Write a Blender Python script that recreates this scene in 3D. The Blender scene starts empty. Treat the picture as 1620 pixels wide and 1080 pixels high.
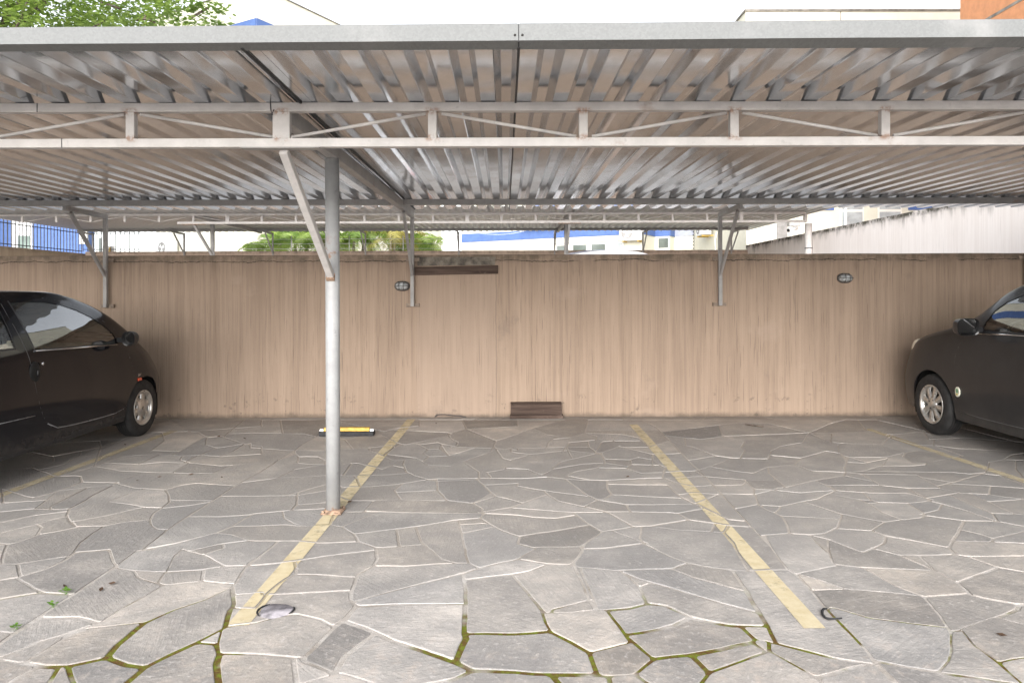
import bpy, bmesh, math, random
from mathutils import Vector, Matrix
R = math.radians
rnd = random.Random(7)
C = bpy.context.scene.collection
scene = bpy.context.scene

# ------------------------------------------------------------------ camera
# the optical axis meets the photo (1620 x 1080) at PPX, PPY; focal length FPX pixels
FPX, PPX, PPY, CAMH = 1100.0, 812.0, 463.0, 1.4
ROLL = R(0.17)
cam = bpy.data.cameras.new('camera'); cam_o = bpy.data.objects.new('camera', cam); C.objects.link(cam_o)
cam.sensor_width = 36; cam.lens = FPX / 1620 * 36
cam.shift_x = (810 - PPX) / 1620
cam.shift_y = (PPY - 540) / 1620
cam.clip_start = 0.05; cam.clip_end = 1500
cam_o.matrix_world = Matrix.Translation((0, 0, CAMH)) @ Matrix.Rotation(R(90), 4, 'X') @ Matrix.Rotation(-ROLL, 4, 'Z')
scene.camera = cam_o

def level(px, py):
    a, b = px - PPX, py - PPY
    c, s = math.cos(ROLL), math.sin(ROLL)
    return a * c - b * s, b * c + a * s
def gp(px, py, z=0.0):                 # photo pixel -> point on the horizontal plane z
    a, b = level(px, py)
    Y = FPX * (CAMH - z) / b
    return Vector((a * Y / FPX, Y, z))
def at(px, py, Y):                     # photo pixel -> point at depth Y
    a, b = level(px, py)
    return Vector((a * Y / FPX, Y, CAMH - b * Y / FPX))

# ------------------------------------------------------------------ materials
class NT:
    def __init__(s, name):
        s.m = bpy.data.materials.new(name); s.m.use_nodes = True
        s.t = s.m.node_tree; s.t.nodes.clear()
        s.out = s.n('ShaderNodeOutputMaterial')
        s.co = s.n('ShaderNodeTexCoord').outputs['Object']
    def n(s, ty, **kw):
        nd = s.t.nodes.new(ty)
        for k, v in kw.items(): setattr(nd, k, v)
        return nd
    def put(s, sock, v):
        if isinstance(v, bpy.types.NodeSocket): s.t.links.new(v, sock)
        elif isinstance(v, (tuple, list)) and len(v) == 3 and sock.type == 'RGBA': sock.default_value = (*v, 1)
        else: sock.default_value = v
    def map(s, scale, loc=(0, 0, 0), co=None):
        m = s.n('ShaderNodeMapping'); s.put(m.inputs[0], co or s.co)
        m.inputs['Scale'].default_value = scale if isinstance(scale, tuple) else (scale,) * 3
        m.inputs['Location'].default_value = loc
        return m.outputs[0]
    def noise(s, scale=5, detail=4, rough=.55, co=None, dist=0):
        nd = s.n('ShaderNodeTexNoise'); s.put(nd.inputs['Vector'], co or s.co)
        nd.inputs['Scale'].default_value = scale; nd.inputs['Detail'].default_value = detail
        nd.inputs['Roughness'].default_value = rough; nd.inputs['Distortion'].default_value = dist
        return nd.outputs['Fac']
    def ramp(s, v, a, b, lo=0.0, hi=1.0):          # smooth map of v from [a,b] to [lo,hi]
        nd = s.n('ShaderNodeMapRange'); nd.interpolation_type = 'SMOOTHSTEP'; nd.clamp = True
        s.put(nd.inputs[0], v); nd.inputs[1].default_value = a; nd.inputs[2].default_value = b
        nd.inputs[3].default_value = lo; nd.inputs[4].default_value = hi
        return nd.outputs[0]
    def math(s, op, a, b=0.0, c=None):
        nd = s.n('ShaderNodeMath', operation=op); s.put(nd.inputs[0], a); s.put(nd.inputs[1], b)
        if c is not None: s.put(nd.inputs[2], c)
        return nd.outputs[0]
    def mix(s, f, a, b, blend='MIX'):
        nd = s.n('ShaderNodeMix', data_type='RGBA', blend_type=blend)
        s.put(nd.inputs[0], f); s.put(nd.inputs[6], a); s.put(nd.inputs[7], b)
        return nd.outputs[2]
    def sep(s, co=None):
        nd = s.n('ShaderNodeSeparateXYZ'); s.put(nd.inputs[0], co or s.co); return nd.outputs
    def attr(s, name):
        nd = s.n('ShaderNodeAttribute', attribute_name=name); return nd.outputs
    def bump(s, h, strength=.3, dist=.01):
        nd = s.n('ShaderNodeBump'); s.put(nd.inputs['Height'], h)
        nd.inputs['Strength'].default_value = strength; nd.inputs['Distance'].default_value = dist
        return nd.outputs[0]
    def done(s, col, rough=.6, metal=0.0, normal=None, spec=.5, coat=0.0, alpha=None, coat_rough=.03):
        p = s.n('ShaderNodeBsdfPrincipled')
        s.put(p.inputs['Base Color'], col); s.put(p.inputs['Roughness'], rough); s.put(p.inputs['Metallic'], metal)
        s.put(p.inputs['Specular IOR Level'], spec); s.put(p.inputs['Coat Weight'], coat); s.put(p.inputs['Coat Roughness'], coat_rough)
        if normal is not None: s.put(p.inputs['Normal'], normal)
        if alpha is not None: s.put(p.inputs['Alpha'], alpha)
        s.t.links.new(p.outputs[0], s.out.inputs[0])
        return s.m
def simple(name, col, rough=.6, metal=0.0, var=.12, scale=6, bump=0.0, bscale=80, spec=.5, coat=0.0):
    t = NT(name)
    f = t.noise(scale, 5, .6)
    dark = tuple(c * (1 - var * 2) for c in col); lite = tuple(min(1, c * (1 + var)) for c in col)
    c = t.mix(t.ramp(f, .3, .7), dark, lite)
    nrm = t.bump(t.noise(bscale, 3), bump, .004) if bump else None
    rr = t.ramp(t.noise(scale * 2.3, 3), .3, .7, max(.02, rough - .06), min(1, rough + .06))
    return t.done(c, rr, metal, nrm, spec, coat)

MT = {}
# --- flagstones: colour per stone from the attribute 'tone' (r tint, g value, b streak angle)
t = NT('flagstone')
tone = t.attr('tone')['Color']
sp = t.n('ShaderNodeSeparateColor'); t.put(sp.inputs[0], tone); TR, TG, TB = sp.outputs[:3]
warm = t.mix(TR, (.400, .382, .366), (.455, .408, .360))
n1 = t.noise(2.2, 6, .6); n2 = t.noise(38, 6, .7)
# cleft / saw streaks rotated per stone
vr = t.n('ShaderNodeVectorRotate', rotation_type='Z_AXIS'); t.put(vr.inputs['Vector'], t.co); t.put(vr.inputs['Angle'], t.math('MULTIPLY', TB, 3.1))
st = t.noise(1, 4, .6, t.map((5, 70, 5), co=vr.outputs[0]))
c = t.mix(t.ramp(n1, .3, .72), t.mix(1, warm, (.74, .74, .755), 'MULTIPLY'), t.mix(1, warm, (1.20, 1.17, 1.14), 'MULTIPLY'))
c = t.mix(t.ramp(t.noise(7, 7, .72), .38, .66, .45, 0), c, (.235, .225, .215))
val = t.math('MULTIPLY_ADD', TG, .62, .66)
vc = t.n('ShaderNodeCombineColor')
for i in range(3): t.put(vc.inputs[i], val)
c = t.mix(1, c, vc.outputs[0], 'MULTIPLY')
c = t.mix(t.ramp(st, .48, .78, 0, .13), c, (.56, .53, .50))
c = t.mix(t.ramp(n2, .54, .70, 0, .55), c, (.64, .59, .56))
c = t.mix(t.ramp(t.noise(95, 3, .6), .60, .72, 0, .35), c, (.19, .175, .165))
# tyre-polished film plus painted roof shade in mid bays, grime along the wall foot
xyz = t.sep()
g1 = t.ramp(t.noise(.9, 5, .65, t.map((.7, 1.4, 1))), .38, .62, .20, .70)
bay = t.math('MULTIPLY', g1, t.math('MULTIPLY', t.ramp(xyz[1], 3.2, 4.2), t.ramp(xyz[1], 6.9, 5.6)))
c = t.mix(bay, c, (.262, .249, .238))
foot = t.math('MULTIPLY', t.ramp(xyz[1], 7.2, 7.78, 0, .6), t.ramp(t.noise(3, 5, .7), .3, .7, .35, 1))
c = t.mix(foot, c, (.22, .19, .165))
c = t.mix(t.math('MULTIPLY', t.ramp(xyz[1], 3.1, 2.4), t.ramp(t.noise(14, 5, .7), .52, .66, 0, .5)), c, (.50, .42, .36))
hh = t.math('ADD', t.math('MULTIPLY', n2, .6), t.math('MULTIPLY', st, .3))
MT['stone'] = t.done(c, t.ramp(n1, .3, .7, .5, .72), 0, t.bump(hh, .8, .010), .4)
# --- mortar, with moss where the rain reaches it in front of the roof edge
t = NT('mortar')
n1 = t.noise(9, 6, .65); xyz = t.sep()
c = t.mix(t.ramp(n1, .35, .7), (.43, .385, .345), (.56, .525, .49))
c = t.mix(t.ramp(t.noise(2.5, 5, .6), .50, .62, 0, .7), c, (.30, .26, .22))
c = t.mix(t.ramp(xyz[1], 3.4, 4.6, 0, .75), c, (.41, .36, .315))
wet = t.math('MULTIPLY', t.ramp(xyz[1], 3.4, 2.95), t.ramp(t.noise(1.5, 4, .6, t.map(1, (3, 7, 0))), .46, .53))
moss = t.mix(t.ramp(t.noise(26, 5, .7), .40, .62), (.13, .075, .025), (.16, .19, .022))
c = t.mix(wet, c, moss)
MT['mortar'] = t.done(c, .9, 0, t.bump(t.noise(60, 5, .7), .8, .006), .2)
# --- worn yellow road paint
t = NT('yellow_paint')
n1 = t.noise(12, 6, .7)
c = t.mix(t.ramp(n1, .3, .7), (.68, .56, .34), (.80, .69, .47))
xyz = t.sep()
wear = t.noise(9, 7, .78)
far = t.ramp(xyz[1], 3.2, 5.0)
al = t.ramp(t.math('SUBTRACT', wear, t.math('MULTIPLY', far, .07)), .30, .46, .55, .92)
MT['paint'] = t.done(c, .65, 0, t.bump(t.noise(70, 4), .3, .003), .35, alpha=t.math('MULTIPLY', al, t.attr('fade')['Fac']))
# --- combed plaster of the boundary walls; height of the top edge given per wall
def plaster(name, lo, hi, top, crack=True, dirt=1.0):
    t = NT(name); xyz = t.sep()
    s1 = t.noise(1, 6, .65, t.map((30, 30, .7)))
    s2 = t.noise(1, 4, .6, t.map((6, 6, .25), (3, 1, 0)))
    big = t.noise(.8, 4, .55); fine = t.noise(120, 3, .6)
    f = t.math('ADD', t.math('MULTIPLY', s1, .55), t.math('ADD', t.math('MULTIPLY', s2, .25), t.math('MULTIPLY', big, .30)))
    c = t.mix(t.ramp(f, .36, .74), lo, hi)
    comb = t.noise(1, 3, .7, t.map((75, 75, 1.6)))
    c = t.mix(t.ramp(comb, .60, .74, 0, .5), c, tuple(x * .52 for x in lo))
    c = t.mix(t.ramp(fine, .62, .75, 0, .35), c, tuple(x * .5 for x in lo))
    # run-off stains below the top edge, darker drips
    d = t.math('SUBTRACT', top, xyz[2])
    drip = t.noise(1, 4, .6, t.map((5.5, 5.5, .5), (9, 0, 0)))
    m = t.math('MULTIPLY', t.ramp(t.math('SUBTRACT', d, t.math('MULTIPLY', drip, .75)), -.16, -.46), t.ramp(t.noise(5, 5, .7), .30, .62, .2, 1))
    c = t.mix(t.math('MULTIPLY', m, .36 * dirt), c, (.085, .072, .060))
    band = t.math('MULTIPLY', t.ramp(d, .115, .03), t.ramp(t.noise(6, 6, .75), .40, .60))
    c = t.mix(t.math('MULTIPLY', band, .50 * dirt), c, (.075, .070, .055))
    hgt = t.math('ADD', t.math('MULTIPLY', s1, .5), t.math('MULTIPLY', comb, .6))
    if crack:
        w = t.math('ADD', t.math('MULTIPLY', t.noise(2.6, 6, .75), .10), .022)
        cr = t.ramp(t.math('ABSOLUTE', t.math('SUBTRACT', d, w)), .0065, .0015)
        cr = t.math('MULTIPLY', cr, t.ramp(t.noise(1.7, 3), .38, .48))
        c = t.mix(t.math('MULTIPLY', cr, .85), c, (.03, .026, .02))
        c = t.mix(t.math('MULTIPLY', t.ramp(t.noise(1, 2, .5, t.map((110, 110, 2.2), (5, 0, 0))), .62, .70, 0, .55), t.ramp(big, .35, .6, .4, 1)), c, tuple(x * .40 for x in lo))
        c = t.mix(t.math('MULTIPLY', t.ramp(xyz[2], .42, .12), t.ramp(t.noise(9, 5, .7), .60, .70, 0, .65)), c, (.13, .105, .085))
        # smoother repaired panel under the plank
        pw = t.math('ADD', xyz[0], t.math('MULTIPLY', t.noise(4, 4, .6), .03))
        rp = t.math('MULTIPLY', t.math('MULTIPLY', t.ramp(pw, -1.075, -1.06), t.ramp(pw, -.17, -.185)), t.ramp(xyz[2], 1.70, 1.66))
        c = t.mix(t.math('MULTIPLY', rp, .42), c, (.385, .294, .232))
        ed = t.ramp(t.math('ABSOLUTE', t.math('ADD', pw, .178)), .012, .002, 0, .5)
        c = t.mix(t.math('MULTIPLY', ed, t.ramp(xyz[2], 1.70, 1.66)), c, (.20, .155, .12))
        # damp dark foot
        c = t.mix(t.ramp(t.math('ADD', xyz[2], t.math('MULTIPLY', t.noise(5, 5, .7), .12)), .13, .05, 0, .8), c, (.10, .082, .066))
        pt = t.ramp(t.noise(1.15, 5, .6, t.map((1, 1, 1.3), (4, 2, 7))), .60, .70, 0, .30)
        c = t.mix(pt, c, (.44, .34, .275))
        pt2 = t.ramp(t.noise(1.6, 6, .7, t.map((1, 1, .8), (1, 8, 3))), .62, .72, 0, .35)
        c = t.mix(pt2, c, (.20, .16, .135))
    return t.done(c, .9, 0, t.bump(hgt, .6, .006), .2)
MT['wall'] = plaster('tan_combed_plaster', (.278, .206, .156), (.402, .302, .230), 1.83)
MT['wall_back'] = plaster('tan_plaster_back', (.40, .30, .24), (.50, .385, .31), 2.58, False, .8)
MT['wall_left'] = plaster('tan_plaster_left', (.40, .31, .23), (.50, .40, .30), 2.53, False, .6)
MT['wall_right'] = plaster('pale_pink_plaster', (.66, .60, .565), (.76, .71, .68), 2.72, False, 2.2)
# --- metals
def galv(name, lo, hi, rough, spangle=26, met=.92, bmp=.10):
    t = NT(name)
    v = t.n('ShaderNodeTexVoronoi'); t.put(v.inputs['Vector'], t.map((1, .4, 1))); v.inputs['Scale'].default_value = spangle * 2
    sv = t.n('ShaderNodeSeparateColor'); t.put(sv.inputs[0], v.outputs['Color'])
    n = t.noise(3.5, 6, .65)
    c = t.mix(t.math('ADD', t.math('MULTIPLY', sv.outputs[0], .35), t.math('MULTIPLY', n, .65)), lo, hi)
    c = t.mix(t.ramp(t.noise(1.3, 5, .7, t.map((1, .35, 1))), .55, .75, 0, .3), c, (.40, .385, .375))
    rr = t.math('ADD', t.ramp(n, .3, .7, rough - .05, rough + .06), t.math('MULTIPLY', sv.outputs[1], .03))
    h = t.noise(4, 1)
    return t.done(c, rr, met, t.bump(h, bmp, .02), .5)
MT['sheet'] = galv('galvanised_sheet', (.49, .52, .555), (.63, .66, .70), .13, bmp=.012)
MT['sheet_far'] = galv('galvanised_sheet_weathered', (.42, .425, .43), (.52, .525, .53), .45, bmp=.01)
MT['fascia'] = galv('galvanised_fascia', (.128, .131, .130), (.200, .204, .201), .7, 70, .0, .03)
def rustpaint(name, col, rust=.5, joints=None):
    t = NT(name)
    n = t.noise(7, 6, .7)
    c = t.mix(t.ramp(n, .3, .7), tuple(x * .80 for x in col), col)
    c = t.mix(t.ramp(t.noise(22, 4, .6), .62, .72, 0, .5), c, tuple(x * .6 for x in col))
    rs = t.math('MULTIPLY', t.ramp(t.noise(3.1, 6, .75), .60, .70), rust)
    xyz = t.sep(); blot = t.ramp(t.noise(30, 6, .75), .42, .58)
    if joints == 'truss':                                     # rust bleeding from the welds of every upright
        fr = t.math('ABSOLUTE', t.math('SUBTRACT', t.math('FRACT', t.math('ADD', t.math('DIVIDE', xyz[0], .753), 100.5)), .5))
        mx = t.ramp(fr, .062, .030)
        dz = t.math('MINIMUM', t.math('ABSOLUTE', t.math('SUBTRACT', xyz[2], 2.172)), t.math('ABSOLUTE', t.math('SUBTRACT', xyz[2], 2.305)))
        rs = t.math('MAXIMUM', rs, t.math('MULTIPLY', t.math('MULTIPLY', mx, t.ramp(dz, .026, .004)), t.math('MULTIPLY', blot, .8)))
    if joints == 'post':                                      # rust where the brace is welded on and at the foot
        mz = t.math('MAXIMUM', t.math('MULTIPLY', t.ramp(xyz[2], 1.50, 1.56), t.ramp(xyz[2], 1.80, 1.66)), t.ramp(xyz[2], .10, .02))
        rs = t.math('MAXIMUM', rs, t.math('MULTIPLY', t.math('MULTIPLY', mz, t.ramp(t.noise(9, 6, .7), .48, .60)), t.math('MULTIPLY', blot, .9)))
    c = t.mix(rs, c, (.28, .155, .095))
    return t.done(c, .5, 0, t.bump(n, .15, .003), .4)
MT['steel'] = rustpaint('pale_grey_painted_steel', (.56, .53, .51), .45)
MT['steel_truss'] = rustpaint('pale_grey_painted_truss', (.56, .53, .51), .35, 'truss')
MT['steel_dull'] = rustpaint('dull_grey_painted_steel', (.36, .345, .335), .5)
MT['steel_post'] = rustpaint('silver_painted_post', (.37, .37, .37), .25, 'post')
MT['rust'] = simple('rusty_steel', (.34, .225, .155), .85, 0, .35, 30, .4)
MT['black_strip'] = simple('matt_black', (.02, .02, .022), .6)
MT['iron'] = simple('dark_iron', (.03, .028, .035), .5)
MT['plate'] = simple('wall_painted_plate', (.30, .235, .185), .8, 0, .2, 20)
t = NT('weathered_wood')
g = t.noise(1, 5, .65, t.map((1.6, 20, 24)))
c = t.mix(t.ramp(g, .3, .7), (.046, .031, .025), (.120, .084, .068))
c = t.mix(t.ramp(t.noise(5, 5, .7), .55, .70, 0, .6), c, (.19, .14, .115))
MT['wood'] = t.done(c, .85, 0, t.bump(g, .6, .004), .2)
MT['cement'] = simple('rough_cement_patch', (.20, .175, .145), .95, 0, .3, 12, .5)
MT['yellow'] = simple('yellow_rubber', (.58, .35, .03), .5, 0, .15, 14)
MT['rubber'] = simple('black_rubber', (.022, .022, .024), .75, 0, .2, 18, .3)
# --- car materials
def carpaint(name, col, rough, dust, coat=.8):
    t = NT(name); xyz = t.sep()
    n = t.noise(3, 6, .65)
    dm = t.math('MULTIPLY', t.ramp(n, .25, .8, .35, 1), dust)
    low = t.math('MULTIPLY', t.ramp(xyz[2], .42, .15), t.ramp(t.noise(9, 5, .7), .35, .65, .3, .8))
    c = t.mix(dm, col, (.13, .128, .126))
    c = t.mix(t.math('MULTIPLY', low, .55), c, (.11, .095, .082))
    r = t.math('ADD', t.math('MULTIPLY', dm, .6), rough)
    return t.done(c, r, 0, None, .12, coat, coat_rough=.03 + dust * .35)
MT['paint_black'] = carpaint('black_car_paint', (.006, .006, .009), .12, .01, .32)
MT['paint_dusty'] = carpaint('dusty_black_car_paint', (.017, .017, .019), .28, .16, .3)
MT['paint_silver'] = carpaint('silver_car_paint', (.45, .45, .455), .12, .03, 1.0)
MT['seal'] = simple('black_window_rubber', (.012, .012, .013), .45)
MT['gap'] = simple('panel_gap_shadowless_black', (.004, .004, .004), .8)
MT['seam'] = simple('dusty_seam_highlight', (.10, .10, .104), .5)  # seam dust lightened to paint the highlight along the panel edges
MT['plastic'] = simple('black_car_plastic', (.022, .022, .024), .5, 0, .15, 20)
MT['interior'] = simple('dark_grey_upholstery', (.045, .048, .05), .85, 0, .2, 20)
MT['tyre'] = simple('tyre_rubber', (.022, .021, .021), .8, 0, .25, 12, .3)
MT['alloy'] = simple('silver_alloy', (.58, .56, .53), .33, .75, .12, 14)
MT['dark_metal'] = simple('brake_dark_metal', (.05, .047, .045), .5, .5)
MT['mirror'] = simple('mirror_glass', (.38, .38, .38), .03, 1.0, .02)
MT['lamp_clear'] = simple('clear_headlight', (.72, .66, .55), .12, 0, .08, 6, coat=1.0)
MT['lamp_red'] = simple('red_tail_light', (.5, .01, .01), .15, coat=1.0)
MT['lamp_orange'] = simple('orange_repeater', (.75, .08, .015), .25, coat=.6)
MT['pale_line'] = simple('pale_sill_glint', (.30, .30, .31), .3, .3)
MT['chrome'] = simple('bright_trim', (.75, .75, .76), .12, 1.0, .04)
t = NT('car_glass')
tr = t.n('ShaderNodeBsdfTransparent'); tr.inputs[0].default_value = (.76, .90, .82, 1)
gl = t.n('ShaderNodeBsdfGlossy'); gl.inputs['Roughness'].default_value = .0
fr = t.n('ShaderNodeFresnel'); fr.inputs['IOR'].default_value = 1.6
mx = t.n('ShaderNodeMixShader'); t.put(mx.inputs[0], t.math('ADD', t.math('MULTIPLY', fr.outputs[0], 2.0), .05))
t.t.links.new(tr.outputs[0], mx.inputs[1]); t.t.links.new(gl.outputs[0], mx.inputs[2]); t.t.links.new(mx.outputs[0], t.out.inputs[0])
MT['glass'] = t.m
# --- buildings
MT['cream'] = simple('cream_render', (.68, .655, .55), .9, 0, .03, 3)
MT['offwhite'] = simple('off_white_render', (.70, .69, .65), .9, 0, .03, 3)
MT['blue'] = simple('blue_render', (.085, .150, .36), .8, 0, .06, 4)
MT['greyblue'] = simple('grey_blue_render', (.36, .38, .45), .85, 0, .06, 4)
MT['orange'] = simple('orange_render', (.60, .275, .135), .9, 0, .06, 7)
MT['white'] = simple('white_painted_metal', (.80, .80, .79), .4, 0, .04, 8)
MT['frame'] = simple('white_window_frame', (.78, .76, .70), .5, 0, .03)
MT['coping'] = simple('dark_coping', (.24, .22, .19), .9, 0, .2)
MT['pane'] = simple('dark_window_pane', (.13, .15, .14), .06, 0, .15, 2, spec=.8)
MT['greytarp'] = simple('concrete_slab', (.32, .31, .30), .9, 0, .12, 2, .3)
MT['lot'] = simple('pale_concrete_lot', (.50, .485, .465), .9, 0, .1, 2, .3)
MT['louvre'] = simple('grey_grille', (.30, .29, .28), .6, .2)
MT['hazard'] = simple('ochre_stripe', (.62, .42, .10), .7)
# --- plants
def leafmat(name, a, b, s=.35):
    t = NT(name); n = t.attr('tone')['Fac']
    c = t.mix(n, a, b)
    d = t.n('ShaderNodeBsdfDiffuse'); t.put(d.inputs[0], c)
    tl = t.n('ShaderNodeBsdfTranslucent'); t.put(tl.inputs[0], t.mix(1, c, (1.25, 1.3, .7), 'MULTIPLY'))
    g = t.n('ShaderNodeBsdfGlossy'); g.inputs['Roughness'].default_value = .4
    m1 = t.n('ShaderNodeMixShader'); m1.inputs[0].default_value = s
    t.t.links.new(d.outputs[0], m1.inputs[1]); t.t.links.new(tl.outputs[0], m1.inputs[2])
    m2 = t.n('ShaderNodeMixShader'); m2.inputs[0].default_value = .05
    t.t.links.new(m1.outputs[0], m2.inputs[1]); t.t.links.new(g.outputs[0], m2.inputs[2]); t.t.links.new(m2.outputs[0], t.out.inputs[0])
    return t.m
MT['leaf'] = leafmat('tree_leaves', (.14, .22, .06), (.38, .48, .17), .5)
MT['palm'] = leafmat('palm_fronds', (.18, .29, .07), (.44, .54, .19), .5)
MT['palm_yellow'] = leafmat('yellow_palm_fronds', (.40, .33, .11), (.52, .50, .18), .4)
MT['sprout'] = leafmat('weed_leaves', (.10, .22, .03), (.20, .36, .06))
MT['bark'] = simple('bark', (.13, .10, .08), .95, 0, .3, 20, .6)
MT['palmtrunk'] = simple('palm_stem', (.30, .27, .18), .85, 0, .25, 12, .3)
MT['orangestem'] = simple('orange_palm_sheath', (.42, .20, .07), .8, 0, .2, 8)
# ------------------------------------------------------------------ mesh helpers
class MB:
    def __init__(s): s.v = []; s.f = []; s.mi = []; s.sm = []
    def add(s, vs, fs, mi=0, smooth=False):
        b = len(s.v); s.v += [tuple(v) for v in vs]
        for f in fs: s.f.append([b + i for i in f]); s.mi.append(mi); s.sm.append(smooth)
        return s
    def box(s, lo, hi, mi=0):
        x0, y0, z0 = lo; x1, y1, z1 = hi
        vs = [(x0, y0, z0), (x1, y0, z0), (x1, y1, z0), (x0, y1, z0), (x0, y0, z1), (x1, y0, z1), (x1, y1, z1), (x0, y1, z1)]
        return s.add(vs, [(0, 3, 2, 1), (4, 5, 6, 7), (0, 1, 5, 4), (1, 2, 6, 5), (2, 3, 7, 6), (3, 0, 4, 7)], mi)
    def bar(s, a, b, w, h, up=(0, 0, 1), mi=0):        # rectangular bar from a to b, w sideways, h along up
        a, b = Vector(a), Vector(b); d = (b - a).normalized(); u = Vector(up)
        sd = d.cross(u)
        if sd.length < 1e-4: sd = d.cross(Vector((0, 1, 0)))
        sd.normalize(); u = sd.cross(d).normalized()
        vs = []
        for p in (a, b):
            for i, j in ((-1, -1), (1, -1), (1, 1), (-1, 1)): vs.append(p + sd * (w / 2 * i) + u * (h / 2 * j))
        return s.add(vs, [(0, 1, 2, 3), (7, 6, 5, 4), (0, 4, 5, 1), (1, 5, 6, 2), (2, 6, 7, 3), (3, 7, 4, 0)], mi)
    def tube(s, pts, r, n=10, mi=0, cap=True):
        pts = [Vector(p) for p in pts]; rs = r if isinstance(r, (list, tuple)) else [r] * len(pts)
        vs = []; u = None
        for i, p in enumerate(pts):
            d = (pts[min(i + 1, len(pts) - 1)] - pts[max(i - 1, 0)]).normalized()
            if u is None:
                u = d.cross(Vector((0, 0, 1)))
                if u.length < 1e-3: u = Vector((1, 0, 0))
            u = (u - d * u.dot(d)).normalized(); w = d.cross(u)
            for k in range(n):
                a = 2 * math.pi * k / n; vs.append(p + (u * math.cos(a) + w * math.sin(a)) * rs[i])
        fs = []
        for i in range(len(pts) - 1):
            for k in range(n):
                k2 = (k + 1) % n; fs.append((i * n + k, i * n + k2, (i + 1) * n + k2, (i + 1) * n + k))
        s.add(vs, fs, mi, True)
        if cap:
            b = len(s.v) - len(vs); e = (len(pts) - 1) * n
            s.f.append([b + k for k in range(n)][::-1]); s.f.append([b + e + k for k in range(n)]); s.mi += [mi, mi]; s.sm += [False, False]
        return s
    def lathe(s, prof, axis, org, n=32, mi=0, smooth=True):  # prof: (radius, along axis)
        ax = Vector(axis).normalized(); u = ax.orthogonal().normalized(); w = ax.cross(u); org = Vector(org)
        vs = []; fs = []
        for (r, h) in prof:
            for k in range(n):
                a = 2 * math.pi * k / n; vs.append(org + ax * h + (u * math.cos(a) + w * math.sin(a)) * r)
        for i in range(len(prof) - 1):
            for k in range(n):
                k2 = (k + 1) % n; fs.append((i * n + k, i * n + k2, (i + 1) * n + k2, (i + 1) * n + k))
        return s.add(vs, fs, mi, smooth)
    def ball(s, c, r, n=16, m=10, mi=0):
        r = r if isinstance(r, tuple) else (r, r, r); vs = []; fs = []
        for i in range(m + 1):
            th = math.pi * i / m
            for k in range(n):
                a = 2 * math.pi * k / n
                vs.append((c[0] + r[0] * math.sin(th) * math.cos(a), c[1] + r[1] * math.sin(th) * math.sin(a), c[2] + r[2] * math.cos(th)))
        for i in range(m):
            for k in range(n):
                k2 = (k + 1) % n; fs.append((i * n + k, (i + 1) * n + k, (i + 1) * n + k2, i * n + k2))
        return s.add(vs, fs, mi, True)
    def prism(s, poly, a, b, axes='xz', mi=0):               # polygon extruded along the remaining axis from a to b
        n = len(poly); vs = []
        for t_ in (a, b):
            for (p, q) in poly:
                vs.append({'xz': (p, t_, q), 'yz': (t_, p, q), 'xy': (p, q, t_)}[axes])
        fs = [list(range(n)), list(range(2 * n - 1, n - 1, -1))] + [(i, n + i, n + (i + 1) % n, (i + 1) % n) for i in range(n)]
        return s.add(vs, fs, mi)
    def build(s, name, mats, parent=None, org=None, bevel=0.0, weld=False):
        o_ = org if org is not None else (parent.get('_org') if parent is not None and parent.get('_org') else None)
        og = Vector(o_) if o_ is not None else Vector((0, 0, 0))
        me = bpy.data.meshes.new(name)
        me.from_pydata([tuple(Vector(v) - og) for v in s.v], [], s.f)
        for m in (mats if isinstance(mats, (list, tuple)) else [mats]): me.materials.append(MT[m] if isinstance(m, str) else m)
        me.polygons.foreach_set('material_index', s.mi); me.polygons.foreach_set('use_smooth', s.sm)
        bm = bmesh.new(); bm.from_mesh(me)
        bmesh.ops.recalc_face_normals(bm, faces=bm.faces[:]); bm.to_mesh(me); bm.free(); me.update()
        o = bpy.data.objects.new(name, me); C.objects.link(o)
        if parent is not None: o.parent = parent
        elif o_ is not None: o.location = og
        if parent is not None and parent.get('_org'): o['_org'] = tuple(parent['_org'])
        if bevel:
            b = o.modifiers.new('bevel', 'BEVEL'); b.width = bevel; b.segments = 2; b.limit_method = 'ANGLE'; b.angle_limit = R(40)
        return o
def tag(o, label=None, cat=None, group=None, kind=None):
    if label: o['label'] = label
    if cat: o['category'] = cat
    if group: o['group'] = group
    if kind: o['kind'] = kind
    return o
def thing(name, org, label, cat, group=None):
    o = bpy.data.objects.new(name, None); C.objects.link(o); o.location = org; o.empty_display_size = .2
    o['_org'] = tuple(org)
    return tag(o, label, cat, group)
def copy_tree(o, parent=None):
    c = o.copy(); C.objects.link(c); c.parent = parent
    for ch in list(o.children): copy_tree(ch, c)
    return c

# ------------------------------------------------------------------ world and sun
w = bpy.data.worlds.new('World'); scene.world = w; w.use_nodes = True
nt = w.node_tree; nt.nodes.clear()
sky = nt.nodes.new('ShaderNodeTexSky'); sky.sky_type = 'NISHITA'; sky.sun_disc = False
SUN_EL, SUN_AZ = R(24), R(188)           # overcast: glow from behind the camera
sky.sun_elevation = SUN_EL; sky.sun_rotation = SUN_AZ; sky.air_density = 1.0; sky.dust_density = 1.2; sky.ozone_density = 1.0
hs = nt.nodes.new('ShaderNodeHueSaturation'); hs.inputs['Saturation'].default_value = .22
bg = nt.nodes.new('ShaderNodeBackground'); bg.inputs[1].default_value = .15
ow = nt.nodes.new('ShaderNodeOutputWorld')
nt.links.new(sky.outputs[0], hs.inputs['Color']); nt.links.new(hs.outputs[0], bg.inputs[0]); nt.links.new(bg.outputs[0], ow.inputs[0])
sun = bpy.data.lights.new('sun', 'SUN'); sun.energy = 1.4; sun.angle = R(46); sun.color = (1, .985, .965)
so = bpy.data.objects.new('sun', sun); C.objects.link(so)
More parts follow.
